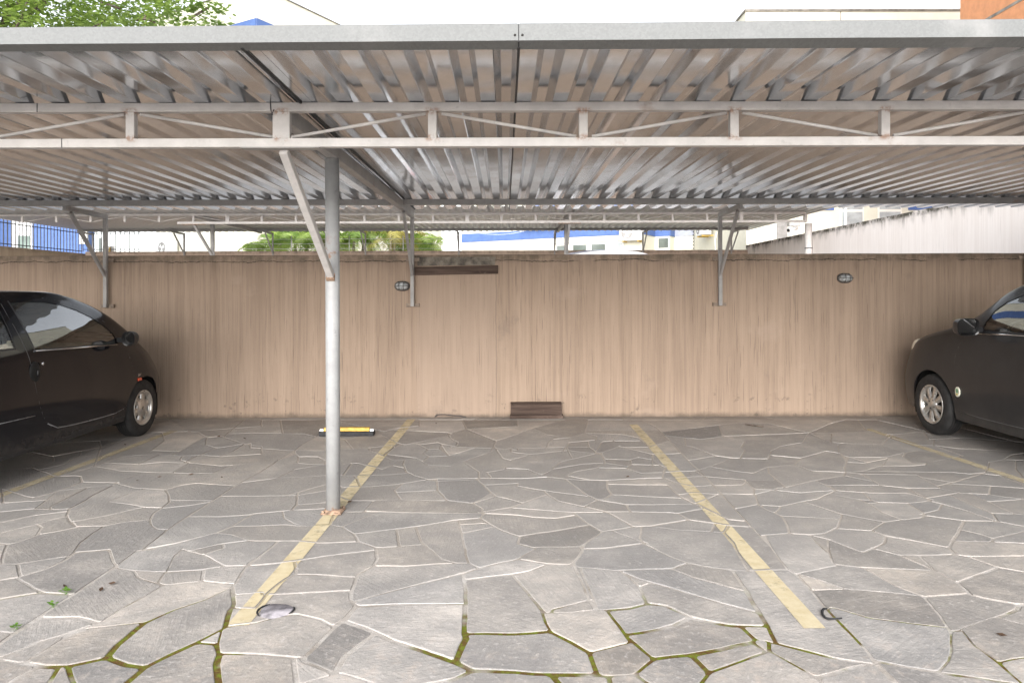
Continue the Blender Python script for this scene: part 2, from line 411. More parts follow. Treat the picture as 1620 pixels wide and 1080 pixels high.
# azimuth measured from +Y clockwise, as the sky texture's sun_rotation
dv = Vector((math.sin(SUN_AZ) * math.cos(SUN_EL), math.cos(SUN_AZ) * math.cos(SUN_EL), math.sin(SUN_EL)))
so.rotation_euler = dv.to_track_quat('Z', 'Y').to_euler(); so.location = dv * 40
vs_ = scene.view_settings; vs_.view_transform = 'Standard'; vs_.look = 'None'; vs_.gamma = 1; vs_.exposure = 1.55
scene.cycles.max_bounces = 8; scene.cycles.diffuse_bounces = 5; scene.cycles.transparent_max_bounces = 16
scene.cycles.sample_clamp_indirect = 8; scene.cycles.use_denoising = True
# ------------------------------------------------------------------ ground: crazy paving traced joint by joint
TILES = {
'E': (0, 660, """0,545 150,535 310,525;205,512 310,485 400,455 520,410 720,415;340,487 300,525 225,580 0,600;225,582 370,585 440,580 520,540 620,480 735,425
0,668 200,625 400,600 425,598;440,580 425,620 445,665 480,695 520,693;0,735 120,705 235,680 330,650 420,630;235,680 262,700 240,750;0,815 100,795 240,745 360,725 520,693
520,693 660,690 800,665 950,650;660,690 560,755 510,795 480,840;950,650 955,685 990,708 1060,715;950,650 970,610 1030,570 1075,540 1065,490 1045,460 970,455 850,450 770,430 725,415
490,658 700,620 880,575 920,570;680,535 800,550 920,572 1030,575;480,580 560,552 680,535 800,490 900,458;1080,525 1200,528 1340,530;1075,570 1200,560 1320,540
1045,460 1150,430 1240,418 1490,435;725,415 900,358 1000,350 1200,358 1345,355 1450,310;380,470 520,450 700,430;350,550 450,500 540,455;520,405 510,375 470,370 350,375 200,320 240,305 340,280 330,250
350,378 470,350 600,310 700,270 770,250 860,240 1020,235 1150,245 1240,240;200,320 0,335;240,335 400,300 480,255;680,290 870,298 1020,235;870,298 1020,285 1200,290 1140,270 1160,245
1200,290 1090,355;1100,235 1200,180 1260,145;960,210 1100,215;960,210 1040,150 1030,120;1300,175 1310,130 1400,120 1550,170 1620,180;1300,175 1370,195 1250,245 1190,275
1370,195 1450,185 1550,170;1390,250 1480,215 1550,175;1240,240 1400,250 1620,235;1310,130 1250,95 1200,90;1310,130 1440,105 1620,100;1440,105 1520,40;1220,630 1400,630 1620,615
1400,500 1620,500;1540,415 1620,405;1580,625 1470,690 1360,735 1120,800 900,840;1360,735 1460,745 1560,780 1620,785;1230,840 1400,800 1560,782;1470,690 1620,688;0,795 50,800 30,840
600,310 760,340 1090,355;600,310 640,190 630,150;1200,290 1400,310 1620,290;1620,365 1490,435 1060,715 905,840;0,180 330,250;330,250 640,190;640,190 900,100;50,468 200,512;900,100 1200,90 1620,60;1030,120 900,100;1100,35 1200,90"""),
'F': (405, 660, """0,500 160,497 280,430 335,380;0,400 150,385 335,378 445,370;160,497 260,495 440,465;265,495 260,555 225,590;260,555 440,540;0,610 225,590 440,580;170,600 180,640 230,670 300,690
0,690 180,680 300,690 470,683;470,683 490,620 480,560;470,683 540,695 620,740 650,790 770,830 760,840;545,695 760,605;440,580 530,598 760,600 1000,607 1440,610;690,590 745,533
440,465 580,528 745,530 920,525 1210,530 1370,545 1430,580 1440,610;885,480 875,460 915,430;885,475 920,525;890,475 1150,463;1150,463 1210,530;1150,463 1145,405
445,370 540,445 700,440 900,425 1090,395 1145,405;1090,390 1000,370 950,345 930,300 940,270 1010,258;1010,258 1095,305 1230,310 1520,205;660,440 630,385 620,370;445,370 620,370 700,368 830,365 950,355
550,370 580,330 610,290;445,300 530,300 640,290 800,330;950,325 860,305 800,330;860,305 940,270;1090,390 1250,390 1470,385 1490,380 1460,350 1620,320;1145,405 1400,395 1620,390
1400,395 1440,430 1490,480 1370,545;1460,430 1620,420;1490,480 1520,500 1620,525;1370,545 1520,500;1440,600 1620,570;1440,610 1620,620;1440,610 1420,640 1280,650 1030,690 640,740
1280,655 1300,740 1320,840;885,710 905,820;1010,690 1050,790 1110,840;770,830 905,820 1060,808;1290,680 1470,670;1420,640 1540,710 1620,740;1310,735 1480,700;0,785 240,785 400,800 640,790
80,840 130,795;150,270 250,235 270,250 260,290 360,300 445,300;270,255 390,250 440,275 445,300;0,195 200,210 445,215 530,210;240,215 150,270 0,360;240,215 300,170 380,125 470,60 560,5
530,210 700,195 860,180 880,190 940,175 880,160;560,140 605,195;1030,175 1150,160 1175,170 1165,200 1090,205 1030,175;1175,170 1265,185 1280,160 1260,150;1265,190 1500,195 1620,205
1090,205 1060,230 1095,250 1060,275;1095,250 1220,245 1190,205;1220,245 1360,205;820,235 940,250 1010,258;750,225 860,270 940,270;1520,205 1560,260 1620,275;1230,310 1310,280 1380,325
1500,195 1520,150 1620,120;0,100 300,105 380,125;770,100 900,70 1000,60;940,175 1200,120 1330,75 1620,60;150,380 250,330 440,300;560,140 770,100 880,160;380,125 560,140;1260,150 1200,120;820,235 880,190;940,175 1030,175;0,295 150,270;1330,75 1300,10"""),
'G': (810, 660, """0,325 100,330 210,375 335,390 470,490 540,525;0,405 50,390 210,380;0,430 200,465 480,500;225,490 160,510 0,570;225,490 290,530 400,555 600,600;0,575 400,605 600,600;0,525 75,545
0,625 140,635 280,640 410,620;410,620 490,680 570,725;490,685 300,715 50,755;0,735 50,755 40,800 0,815;40,800 130,825 430,820 570,730;430,820 445,840;600,600 690,650 770,695
570,725 770,695 880,690 1120,650;1120,650 1050,610 1000,605 740,600 600,600;540,525 490,550;540,525 720,555 750,600;720,555 900,555 1160,550;1160,550 1060,500 990,435
540,525 580,520 630,490 600,450 600,400;630,490 800,500 1060,512;620,425 800,428 1000,430;335,390 500,400 600,400 800,390 960,385;960,385 1050,420 1140,440 1280,432;960,385 1220,375
780,0 910,60 1000,150 1120,280 1220,375 1330,490 1480,660 1620,800;1060,490 1150,480 1310,490 1170,545;1160,550 1220,580 1050,610;1220,580 1370,650 1480,665;1120,650 1290,675 1380,690 1480,695
1280,675 1260,725 1340,735 1370,690;880,690 1050,715 1260,725;820,700 805,760 830,800 910,840;650,725 830,790;440,835 600,830 830,800;1340,735 1400,800 1420,840;200,360 260,330 430,300 490,295 590,290
260,325 300,285 400,260 600,215 680,185;345,370 400,345 540,320 590,290 570,240;0,305 120,285 280,265 330,275 385,262 355,210;0,270 120,235 30,225;120,235 355,210 560,235
340,190 360,160 480,150 490,190 560,235;220,190 230,160 255,140;0,195 120,195 340,190 480,190;590,265 750,270 800,255;750,270 755,290 730,325 770,340 820,355;590,290 700,305 740,310;770,300 940,305 970,320
940,305 890,270 800,255;540,320 730,325;820,355 960,350 1160,340 1220,375;1160,340 1260,310 1390,260;1100,275 1290,245 1390,260 1620,265;1260,315 1400,340 1530,355 1620,315
1470,395 1530,455 1560,560 1430,580;1330,485 1530,490;1280,435 1430,430;1530,455 1620,460;1540,490 1620,470;1560,555 1620,590;1230,375 1470,395 1620,400;1170,200 1300,250
1350,120 1475,155 1450,190;1450,190 1475,210 1450,250;640,190 870,190 1000,150;640,150 660,130;550,185 570,155 640,150 800,150;370,130 460,100 540,120 530,145 480,150;460,100 700,110 800,130 870,190
950,95 1150,70 1390,40 1620,40;130,70 220,110 370,130;1100,180 1090,130 1200,140 1350,120;890,235 1075,230;680,185 890,235 890,270;255,140 370,130;0,120 130,70;1090,130 960,115;1100,180 1170,200;1000,150 1100,180;1350,120 1620,110;130,70 320,20;460,100 480,20 520,0;970,320 960,350;345,370 500,400"""),
'H': (1215, 660, """0,470 60,450 110,445 300,400 480,370 490,350 480,320 495,285;30,375 110,445;0,560 80,565 240,530 310,520 430,465 370,435;60,460 200,480 430,465;80,565 45,605 0,590
45,605 100,640 140,735 0,745;140,735 260,745 350,740 440,700 470,615 240,540;80,625 450,645;470,615 740,665 850,650 720,600 650,555 600,530;430,465 650,480 880,480 1010,515;410,490 580,520 650,525
600,480 660,530 700,540;620,550 700,540 900,545 1020,530;1010,515 930,480 880,450;300,400 380,432 550,430 700,430 880,450 1080,450;600,365 700,425;480,370 640,400;490,350 600,360 940,365 1070,435
1070,435 1200,405 1300,375 1380,350 1400,285;940,375 1150,410;920,455 1080,450 1220,480;1010,510 1150,490 1220,480 1400,490 1620,520;1400,490 1405,435;1070,435 1150,420 1405,435 1620,450
1010,515 1020,530 1100,550 1080,590 990,610;885,545 990,610 980,635 850,650;980,620 1080,635 1240,655 1450,660;1100,550 1250,590 1450,660;1150,495 1420,610 1450,660;1280,485 1400,540 1560,610
1400,535 1560,525 1620,520;1420,610 1620,615;1450,660 1620,690;1240,655 1210,710 1170,790 1140,830;1210,710 1340,740 1430,770 1620,725;1180,785 1420,790 1430,770;1420,790 1620,800;1140,830 900,780 750,755
740,665 660,720 440,705;750,755 660,720;750,755 740,795 640,840;260,745 310,800 360,840;260,750 390,775 540,835;495,285 620,290 760,260 730,305 620,340 500,350;495,285 470,240 620,285
470,240 480,255 740,255 850,230 950,210 1200,250;870,225 850,250 910,290 1000,290 1180,260;740,310 920,310 970,305;640,345 1180,350 1280,360 1380,350;1400,285 1490,270 1540,240 1620,230;1490,270 1620,275
470,240 450,220 440,180 470,165 720,175 780,120;0,270 20,215 80,185;0,240 210,260 370,215 460,230;210,260 170,300 280,340 400,345 480,350;220,160 260,100 0,110;260,100 400,160 470,165;400,160 400,100 630,90 780,110
780,130 930,175 1050,180 1050,140;1050,180 1250,250 1400,285;0,320 170,300;780,110 950,95;720,175 850,220;1050,180 1200,200 1490,215 1620,220;1370,360 1470,370 1620,430;1590,355 1620,390;0,40 260,100 400,40 520,10;80,185 220,160;400,100 260,100;630,90 560,10;1050,140 1250,130 1620,160"""),
'A': (0, 870, """0,90 110,88 300,60 440,40 480,15 490,0;480,20 660,0;110,88 130,160;0,195 110,175 260,130 400,70 480,20;105,178 210,240 260,270 380,280 460,285;0,312 130,290 260,270;860,10 950,0
905,0 860,10 740,100 460,285 240,430 60,545 0,590;750,115 860,130 1060,140 1260,130 1420,105;1180,0 1300,40 1420,105;1145,0 1100,40 1060,125 990,210;850,130 880,175 990,210 1040,225;740,100 750,115
1040,225 1280,200 1450,215 1480,220 1470,230;1280,200 1290,130;1290,30 1380,0;1040,225 940,285 800,360 630,465;250,430 500,430 630,465;630,465 400,545 240,590 0,690;590,490 920,455
1470,230 1300,310 1090,380 920,455;920,455 740,600 680,680;520,505 400,560 280,640 150,710;0,695 130,715 270,740 420,740 680,685;680,685 800,730 920,745;920,745 1100,655 1280,570 1400,510
920,745 800,840;240,740 150,785 50,840;370,745 320,840;420,745 460,840;1270,585 1380,595;1400,510 1380,600 1390,660 1370,720 1385,840;1390,655 1620,660;1400,510 1450,490 1620,465
1430,490 1460,380 1490,340 1470,230;1480,220 1560,110;1420,105 1620,100;1490,285 1620,275;1480,370 1620,375;0,525 60,530"""),
'B': (405, 870, """0,100 100,90 240,75 480,35 740,5 765,0;245,75 255,150 170,200 70,280 0,375;765,-20 770,60 740,105 640,160 610,250 600,320 630,355;740,105 940,105 1180,90 1330,85;1110,0 1180,60 1270,85 1330,85 1410,115
1325,0 1340,75;630,325 900,250 1310,150 1410,115 1620,65;255,155 400,160 620,175;60,290 400,270 600,260;630,355 900,345 1300,345 1330,345;630,355 560,440 490,490;490,490 400,445 250,410 120,430 0,465
560,450 690,495 850,570 1080,650 1260,715 1370,765;490,490 380,600 290,685;0,660 230,680 290,685;240,680 260,840;280,690 300,715 440,765 490,790 540,790 700,840;490,790 560,680 740,540;490,790 330,840
1315,155 1330,330 1320,530 1330,560 1260,715;1330,190 1620,155;1330,535 1620,530;1370,765 1620,775;1370,765 1260,820 1150,840;0,60 80,0"""),
'C': (810, 870, """0,70 130,0;0,155 120,135 230,90;50,55 230,90 370,95 430,110 640,130 840,125 1010,120 1110,85;370,95 440,20 455,-20;0,155 90,260 190,375;190,375 220,470 245,515;0,530 245,515;245,515 380,580 500,650
190,400 340,400 530,385;250,400 260,375 490,320;400,110 450,220 490,320 530,385;440,115 480,230 540,380;530,385 740,370 850,340;680,130 740,170 810,240 850,340;690,135 800,185 880,210 1000,240 1160,290 1350,345 1500,385 1560,400
880,210 810,235;1010,120 1150,175 1480,265;900,0 1000,45 1100,80 1220,105 1390,130 1500,135;1410,-10 1500,130;1390,130 1480,265 1560,400 1620,495;850,340 970,355 1130,430 1300,465 1380,480 1600,485
600,390 660,470 740,580;725,540 900,510 1020,480 1130,430;500,650 740,590;740,570 890,690;500,650 550,790;0,775 160,790 550,790 620,800 770,790;890,690 770,790;890,690 1130,665 1300,635 1530,585
1130,665 1250,780;1250,785 1450,710 1620,650;1530,585 1620,650;1470,495 1550,570 1620,580;1550,570 1530,585;250,790 290,840;620,800 630,840;770,790 840,840;1250,785 1210,840;1500,135 1620,130"""),
'D': (1215, 870, """0,-60 30,0 120,120 180,155 280,260 370,370 480,480;0,130 130,125;180,155 450,100 410,90 385,-20;450,100 600,115 1020,130;200,155 380,210 490,250;280,265 500,250 700,265 940,290 980,300;600,120 800,230 980,300
640,-10 700,0 830,35 1000,105 1050,130;820,35 950,35 1180,30 1290,45 1620,40;950,35 1050,130 1200,210 1290,290 1400,315 1590,345;1140,-15 1190,30;1270,45 1450,110 1620,140;1450,115 1200,210;980,300 1260,280
980,300 1080,410 1140,500 1160,540;1590,345 1570,380 1440,430 1230,505;1440,430 1620,475;1590,345 1620,345;1150,515 1230,510 1300,600 1460,710;1160,540 1160,640 1140,700 1080,770 1140,780
430,370 470,380 640,430 1130,490;480,480 640,650 690,730;690,700 900,740 1080,770;1140,780 1400,820 1540,840;1460,710 1540,690 1620,680;1460,720 1600,840;690,730 810,840;690,730 580,735 300,810
0,640 200,750 300,810 330,840;0,580 50,595 90,605 220,635 420,690 690,735;0,480 50,595;0,580 0,640"""),
}
segs = []
OVER = 9.0
for (ox, oy, txt) in TILES.values():
    for ln in txt.replace('\n', ';').split(';'):
        pts = [tuple(float(a) for a in p.split(',')) for p in ln.split()]
        pts = [Vector((ox + x / 4, oy + y / 4)) for x, y in pts]
        if len(pts) < 2: continue
        def ov(p): return 60.0 if p.x <= 0 or p.x >= 1620 or p.y >= 1080 else OVER
        pts[0] = pts[0] + (pts[0] - pts[1]).normalized() * ov(pts[0])
        pts[-1] = pts[-1] + (pts[-1] - pts[-2]).normalized() * ov(pts[-1])
        segs += list(zip(pts[:-1], pts[1:]))
x0, x1, y0, y1 = -22.0, 1642.0, 664.0, 1100.0
rect = [Vector(p) for p in ((x0, y0), (x1, y0), (x1, y1), (x0, y1))]
segs += [(rect[i], rect[(i + 1) % 4]) for i in range(4)]
def arrange(segs, loose=False):
    cuts = [[] for _ in segs]
    for i in range(len(segs)):
        a, b = segs[i]; d = b - a
        for j in range(i + 1, len(segs)):
            c, e = segs[j]
            if max(a.x, b.x) < min(c.x, e.x) - 1 or max(c.x, e.x) < min(a.x, b.x) - 1 or max(a.y, b.y) < min(c.y, e.y) - 1 or max(c.y, e.y) < min(a.y, b.y) - 1: continue
            g = e - c; den = d.x * g.y - d.y * g.x
            if abs(den) < 1e-9: continue
            q = c - a
            s = (q.x * g.y - q.y * g.x) / den; u = (q.x * d.y - q.y * d.x) / den
            if -1e-6 <= s <= 1 + 1e-6 and -1e-6 <= u <= 1 + 1e-6: cuts[i].append(s); cuts[j].append(u)
    V = []; cell = {}
    def vid(p):
        k = (int(p.x // 3), int(p.y // 3))
        for dx in (-1, 0, 1):
            for dy in (-1, 0, 1):
                for i in cell.get((k[0] + dx, k[1] + dy), ()):
                    if (V[i] - p).length < 2.2: return i
        V.append(p.copy()); cell.setdefault(k, []).append(len(V) - 1); return len(V) - 1
    E = set()
    for (a, b), cs in zip(segs, cuts):
        ts = sorted({0.0, 1.0, *[min(1, max(0, c)) for c in cs]})
        ids = [vid(a + (b - a) * t_) for t_ in ts]
        for i, j in zip(ids[:-1], ids[1:]):
            if i != j: E.add((min(i, j), max(i, j)))
    adj = {}
    for i, j in E: adj.setdefault(i, set()).add(j); adj.setdefault(j, set()).add(i)
    if loose:                                                 # long joints that stop short: carry them on to the nearest other joint
        new = []; el = [(V[i], V[j], i, j) for i, j in E]
        for v in [v for v in adj if len(adj[v]) == 1]:
            chain = {v}; L = 0; a = v; b = next(iter(adj[v]))
            while True:
                L += (V[a] - V[b]).length; chain.add(b)
                if len(adj[b]) != 2: break
                a, b = b, next(x for x in adj[b] if x != a)
            if L < 17: continue
            best = None
            for p, q, i, j in el:
                if (i in chain and j in chain): continue
                d = q - p; t_ = max(0, min(1, (V[v] - p).dot(d) / max(1e-9, d.length_squared))); w_ = p + d * t_
                ds = (w_ - V[v]).length
                if ds < 60 and (best is None or ds < best[0]) and ds > .01: best = (ds, w_)
            if best: new.append((V[v], best[1] + (best[1] - V[v]).normalized() * 4))
        return new
    st = [v for v in adj if len(adj[v]) == 1]
    while st:
        v = st.pop()
        if len(adj.get(v, ())) != 1: continue
        u = adj[v].pop(); adj[u].discard(v)
        if len(adj[u]) == 1: st.append(u)
    ang = {v: sorted(n, key=lambda u: math.atan2(V[u].y - V[v].y, V[u].x - V[v].x)) for v, n in adj.items() if n}
    seen = set(); faces = []
    for v in ang:
        for u in ang[v]:
            if (v, u) in seen: continue
            f = []; a, b = v, u
            while (a, b) not in seen:
                seen.add((a, b)); f.append(a)
                nb = ang[b]; k = nb.index(a); a, b = b, nb[(k - 1) % len(nb)]
            faces.append(f)
    return V, faces
def area2(p): return .5 * sum(p[i][0] * p[(i + 1) % len(p)][1] - p[(i + 1) % len(p)][0] * p[i][1] for i in range(len(p)))
for _ in range(2): segs += arrange(segs, True)
for _ in range(2):                                            # very large slabs get one more joint across
    PV, PF = arrange(segs)
    for f in PF:
        wp = [gp(PV[i].x, PV[i].y).xy for i in f]
        if not (.62 < abs(area2(wp)) < 9) or len(f) < 3: continue
        ip = [PV[i] for i in f]; c = sum(wp, Vector((0, 0))) / len(wp)
        far = max(wp, key=lambda q: (q - c).length); d_ = (far - c).normalized(); an = rnd.uniform(1.1, 2.0)
        d_ = Vector((d_.x * math.cos(an) - d_.y * math.sin(an), d_.x * math.sin(an) + d_.y * math.cos(an)))
        hit = []
        for i in range(len(wp)):
            a, b = wp[i], wp[(i + 1) % len(wp)]; e = b - a; den = d_.x * e.y - d_.y * e.x
            if abs(den) < 1e-9: continue
            q = a - c; s_ = (q.x * e.y - q.y * e.x) / den; u = (q.x * d_.y - q.y * d_.x) / den
            if 0 <= u <= 1: hit.append((s_, i, u))
        pos = [h for h in hit if h[0] > 0]; neg = [h for h in hit if h[0] < 0]
        if not pos or not neg: continue
        g = []
        for h in (min(pos), max(neg)):
            a, b = ip[h[1]], ip[(h[1] + 1) % len(ip)]; g.append(a + (b - a) * h[2])
        e = (g[1] - g[0]).normalized() * 4
        segs.append((g[0] - e, g[1] + e))
PV, PF = arrange(segs)
def unloop(f):                                                # a face that touches itself falls apart into simple loops
    st, out = [], []
    for v in f:
        if v in st:
            k = st.index(v); lp = st[k:]
            if len(lp) > 2: out.append(lp)
            st = st[:k]
        st.append(v)
    if len(st) > 2: out.append(st)
    return out
def clean(p):
    p = list(p); go = True
    while go and len(p) > 3:
        go = False
        for i in range(len(p)):
            a, b, c = p[i - 1], p[i], p[(i + 1) % len(p)]
            e, g = b - a, c - b
            if e.length < .009 or g.length < 1e-6 or e.normalized().dot(g.normalized()) < -.95: p.pop(i); go = True; break
    return p
polys = []
for f in [l for f in PF for l in unloop(f)]:
    w2 = [gp(PV[i].x, PV[i].y).xy for i in f]
    a = area2(w2)
    if 0 < abs(a) < 9 and len(f) > 2: polys.append((w2, a))
sgn = 1 if sum(1 if a > 0 else -1 for _, a in polys) > 0 else -1
polys = [p if a > 0 else p[::-1] for p, a in polys if a * sgn > 0]
def clip_half(p, o, n):                                       # keep the side where (q-o).n <= 0
    out = []
    for i in range(len(p)):
        a, b = p[i], p[(i + 1) % len(p)]; da, db = (a - o).dot(n), (b - o).dot(n)
        if da <= 0: out.append(a)
        if da * db < 0: out.append(a + (b - a) * (da / (da - db)))
    return out
def split(p, lim, out):
    a = abs(area2(p))
    if len(p) < 3 or a < 1e-4: return
    if a < lim * rnd.uniform(.55, 1.5): out.append(p); return
    c = sum(p, Vector((0, 0))) / len(p)
    far = max(p, key=lambda q: (q - c).length)
    n = (far - c).normalized(); an = rnd.uniform(-.55, .55)
    n = Vector((n.x * math.cos(an) - n.y * math.sin(an), n.x * math.sin(an) + n.y * math.cos(an)))
    o = c + n * rnd.uniform(-.12, .12) * (far - c).length
    split(clip_half(p, o, n), lim, out); split(clip_half(p, o, -n), lim, out)
fin = []
for p in polys:
    fin.append(p)
cor = [gp(q.x, q.y).xy for q in rect]                         # TL TR BR BL on the ground
WX0, WX1, WY0, WY1 = -14.0, 6.58, -7.0, 7.82
for p in ([Vector((WX0, WY1)), Vector((WX0, WY0)), Vector((cor[3].x, WY0)), cor[3], cor[0], Vector((cor[0].x, WY1))],
          [Vector((WX1, WY1)), Vector((cor[1].x, WY1)), cor[1], cor[2], Vector((cor[2].x, WY0)), Vector((WX1, WY0))][::-1],
          [cor[3], Vector((cor[3].x, WY0)), Vector((cor[2].x, WY0)), cor[2]],
          [cor[0], cor[1], Vector((cor[1].x, WY1)), Vector((cor[0].x, WY1))]):
    if area2(p) < 0: p = p[::-1]
    split(p, .30, fin)
from mathutils import noise as mnoise
pm = MB(); tones = []; tops = []
pm.box((WX0, WY0, -.12), (WX1, WY1, 0), 1); tones += [(0, 0, 0)] * 6
def ring(p, d):                                               # inset a CCW polygon by d (miter, clamped)
    n = len(p); out = []
    for i in range(n):
        a, b, c = p[i - 1], p[i], p[(i + 1) % n]
        e1, e2 = (b - a), (c - b)
        if e1.length < 1e-9 or e2.length < 1e-9: out.append(b); continue
        n1 = Vector((-e1.y, e1.x)).normalized(); n2 = Vector((-e2.y, e2.x)).normalized()
        m = n1 + n2
        if m.length < .2: out.append(b + n1 * d); continue
        m.normalize(); out.append(b + m * (d / max(.55, m.dot(n1))))
    return out
def is_simple(p):
    n = len(p)
    for i in range(n):
        a, b = p[i], p[(i + 1) % n]
        for j in range(i + 2, n):
            if i == 0 and j == n - 1: continue
            c, d = p[j], p[(j + 1) % n]
            if max(a.x, b.x) < min(c.x, d.x) or max(c.x, d.x) < min(a.x, b.x) or max(a.y, b.y) < min(c.y, d.y) or max(c.y, d.y) < min(a.y, b.y): continue
            if (b - a).cross(c - a) * (b - a).cross(d - a) < 0 and (d - c).cross(a - c) * (d - c).cross(b - c) < 0: return False
    return True
def hull2(pts):
    pts = sorted(set(pts))
    def half(ps):
        h = []
        for p in ps:
            while len(h) > 1 and (h[-1][0] - h[-2][0]) * (p[1] - h[-2][1]) - (h[-1][1] - h[-2][1]) * (p[0] - h[-2][0]) <= 1e-9: h.pop()
            h.append(p)
        return h
    a, b = half(pts), half(pts[::-1]); return a[:-1] + b[:-1]
for p in fin:
    if area2(p) < 0: p = p[::-1]
    p = clean(p)
    A = area2(p)
    if A < .0025: continue
    near = min(1, max(0, (4.2 - sum(v.y for v in p) / len(p)) / 1.2))
    gapw = rnd.uniform(.0042, .0072) + .0035 * near * rnd.random() + .0045 * min(1, max(0, (3.2 - sum(v.y for v in p) / len(p)) / .3)) if A > .02 else .004
    inn = None
    for gw, wob in ((gapw, 1), (gapw, .4), (gapw, 0), (.003, .4), (.003, 0), (.0015, 0), (0, 0)):
        q = ring(p, gw); r2 = []
        for i in range(len(q)):                               # hand-cut wobble along every edge, corners eased
            a, b = q[i], q[(i + 1) % len(q)]; L = (b - a).length; k = max(1, int(L / .055))
            lo_, hi_ = (min(.22, .010 / max(L, .001)), 1 - min(.22, .010 / max(L, .001)))
            for s_ in range(k + 1):
                u = lo_ + (hi_ - lo_) * s_ / k; pt = a + (b - a) * u
                nv = mnoise.noise_vector(Vector((pt.x * 9, pt.y * 9, 3.3)))
                nw = mnoise.noise_vector(Vector((pt.x * 31, pt.y * 31, 7.3)))
                r2.append(pt + nv.xy * .0055 * wob + nw.xy * .0025 * wob)
        if not is_simple(r2): continue
        for dd in (.0045, .002, .0008):
            inn = ring(r2, dd)
            if is_simple(inn): break
            inn = None
        if inn: break
    if inn is None: continue
    if area2(inn) < area2(r2) * .25: continue
    zt = .0036 + rnd.uniform(-.0012, .0016); n = len(r2)
    vs = [(v.x, v.y, -.004) for v in r2] + [(v.x, v.y, zt - .0014) for v in (ring(r2, .0012))] + [(v.x, v.y, zt) for v in inn]
    cx = sum(v.x for v in r2) / n; cy = sum(v.y for v in r2) / n; tx, ty = rnd.gauss(0, .004), rnd.gauss(0, .004)
    vs = [(x, y, z + (max(-.002, min(.0025, (x - cx) * tx + (y - cy) * ty)) if z > 0 else 0)) for x, y, z in vs]
    fs = [tuple(range(2 * n, 3 * n))]
    for k in range(2): fs += [(k * n + i, k * n + (i + 1) % n, (k + 1) * n + (i + 1) % n, (k + 1) * n + i) for i in range(n)]
    cx = sum(v.x for v in r2) / n; cy = sum(v.y for v in r2) / n
    v_ = min(1, max(0, rnd.gauss(.55, .20) + (.10 if cy < 3.6 else -.03)))
    tn = (min(1, max(0, rnd.gauss(.50, .26))), v_, rnd.random())
    pm.add(vs, fs, 0); tones += [tn] * len(fs); tops.append((inn, zt, r2))
def set_tone(o, cols, name='tone'):
    a = o.data.attributes.new(name, 'FLOAT_COLOR', 'FACE')
    a.data.foreach_set('color', [c for t3 in cols for c in (*t3, 1.0)])
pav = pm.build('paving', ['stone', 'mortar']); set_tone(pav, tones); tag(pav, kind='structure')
tag(MB().box((-350, -350, -.6), (350, 7.9, -.13)).build('ground', 'greytarp'), kind='structure')
tag(MB().box((-350, 7.975, -.6), (350, 400, .8)).build('rear_lot', 'lot'), kind='structure')
# yellow bay lines: paint lying on each stone it crosses
def poly_clip(p, conv):
    for i in range(len(conv)):
        a, b = conv[i], conv[(i + 1) % len(conv)]; e = b - a
        p = clip_half(p, a, Vector((e.y, -e.x)))
        if len(p) < 3: return []
    return p
def bay_line(a, b, wd, fade):
    a, b = Vector(a), Vector(b); d = (b - a).normalized(); s = Vector((-d.y, d.x)) * wd / 2
    conv = [a + s, a - s, b - s, b + s]
    if area2(conv) < 0: conv = conv[::-1]
    m = MB(); fd = []
    for inn, zt, r2 in tops:
        q = poly_clip(inn, conv)
        if len(q) >= 3 and abs(area2(q)) > 2e-5:
            m.add([(v.x, v.y, zt + .0035) for v in q], [tuple(range(len(q)))]); fd.append(fade * rnd.uniform(.86, 1.0))
    n = 40
    for i in range(n):                                        # thin film on the joints between
        u, w_ = i / n, (i + 1) / n; p, q = a + (b - a) * u, a + (b - a) * w_
        m.add([(*(p - s * .96), .0012), (*(q - s * .96), .0012), (*(q + s * .96), .0012), (*(p + s * .96), .0012)], [(0, 1, 2, 3)]); fd.append(fade * .55)
    o = m.build('parking_line', 'paint'); tag(o, kind='structure')
    at_ = o.data.attributes.new('fade', 'FLOAT', 'FACE'); at_.data.foreach_set('value', fd)
bay_line(gp(376, 991).xy, gp(651, 664).xy, .092, 1.0)
bay_line(gp(1289, 996).xy, gp(1002, 672).xy, .090, .92)
bay_line(gp(-300, 896).xy, gp(275, 682).xy, .085, .62)
bay_line(gp(1372, 679).xy, gp(1900, 856).xy, .085, .62)
# ------------------------------------------------------------------ boundary walls
def rounded_wall(lo, hi, r=.012):
    m = MB(); x0, y0, z0 = lo; x1, y1, z1 = hi
    n = max(2, int((x1 - x0) / .25))
    prof = [(y0, z0), (y0, z1 - r), (y0 + r * .3, z1 - r * .3), (y0 + r, z1), (y1 - r, z1), (y1, z1 - r), (y1, z0)]
    vs = []; fs = []
    for i in range(n + 1):
        x = x0 + (x1 - x0) * i / n
        for j, (y, z) in enumerate(prof):
            dz = mnoise.noise(Vector((x * 1.7, j * .3, 1))) * .006 if j not in (0, 6) else 0
            vs.append((x, y, z + dz))
    k = len(prof)
    for i in range(n):
        for j in range(k - 1): fs.append((i * k + j, (i + 1) * k + j, (i + 1) * k + j + 1, i * k + j + 1))
    fs.append(tuple(range(k))); fs.append(tuple(range(n * k, n * k + k))[::-1])
    return m.add(vs, fs)
tag(rounded_wall((WX0, 7.82, 0), (6.575, 7.97, 1.83)).build('boundary_wall', 'wall'), 'tan combed plaster wall with black mould streaks along the back of the parking bays', 'wall')
tag(rounded_wall((-12.0, 19.5, .8), (6.575, 19.65, 2.585)).build('boundary_wall', 'wall_back'), 'low brown plaster wall seen as a thin strip behind the rear carport', 'wall')
tag(MB().box((6.58, 3.2, -.1), (6.74, 19.66, 2.72)).build('boundary_wall', 'wall_right', bevel=.01), 'pale pinkish side wall with dark run off stains rising at the right', 'wall')
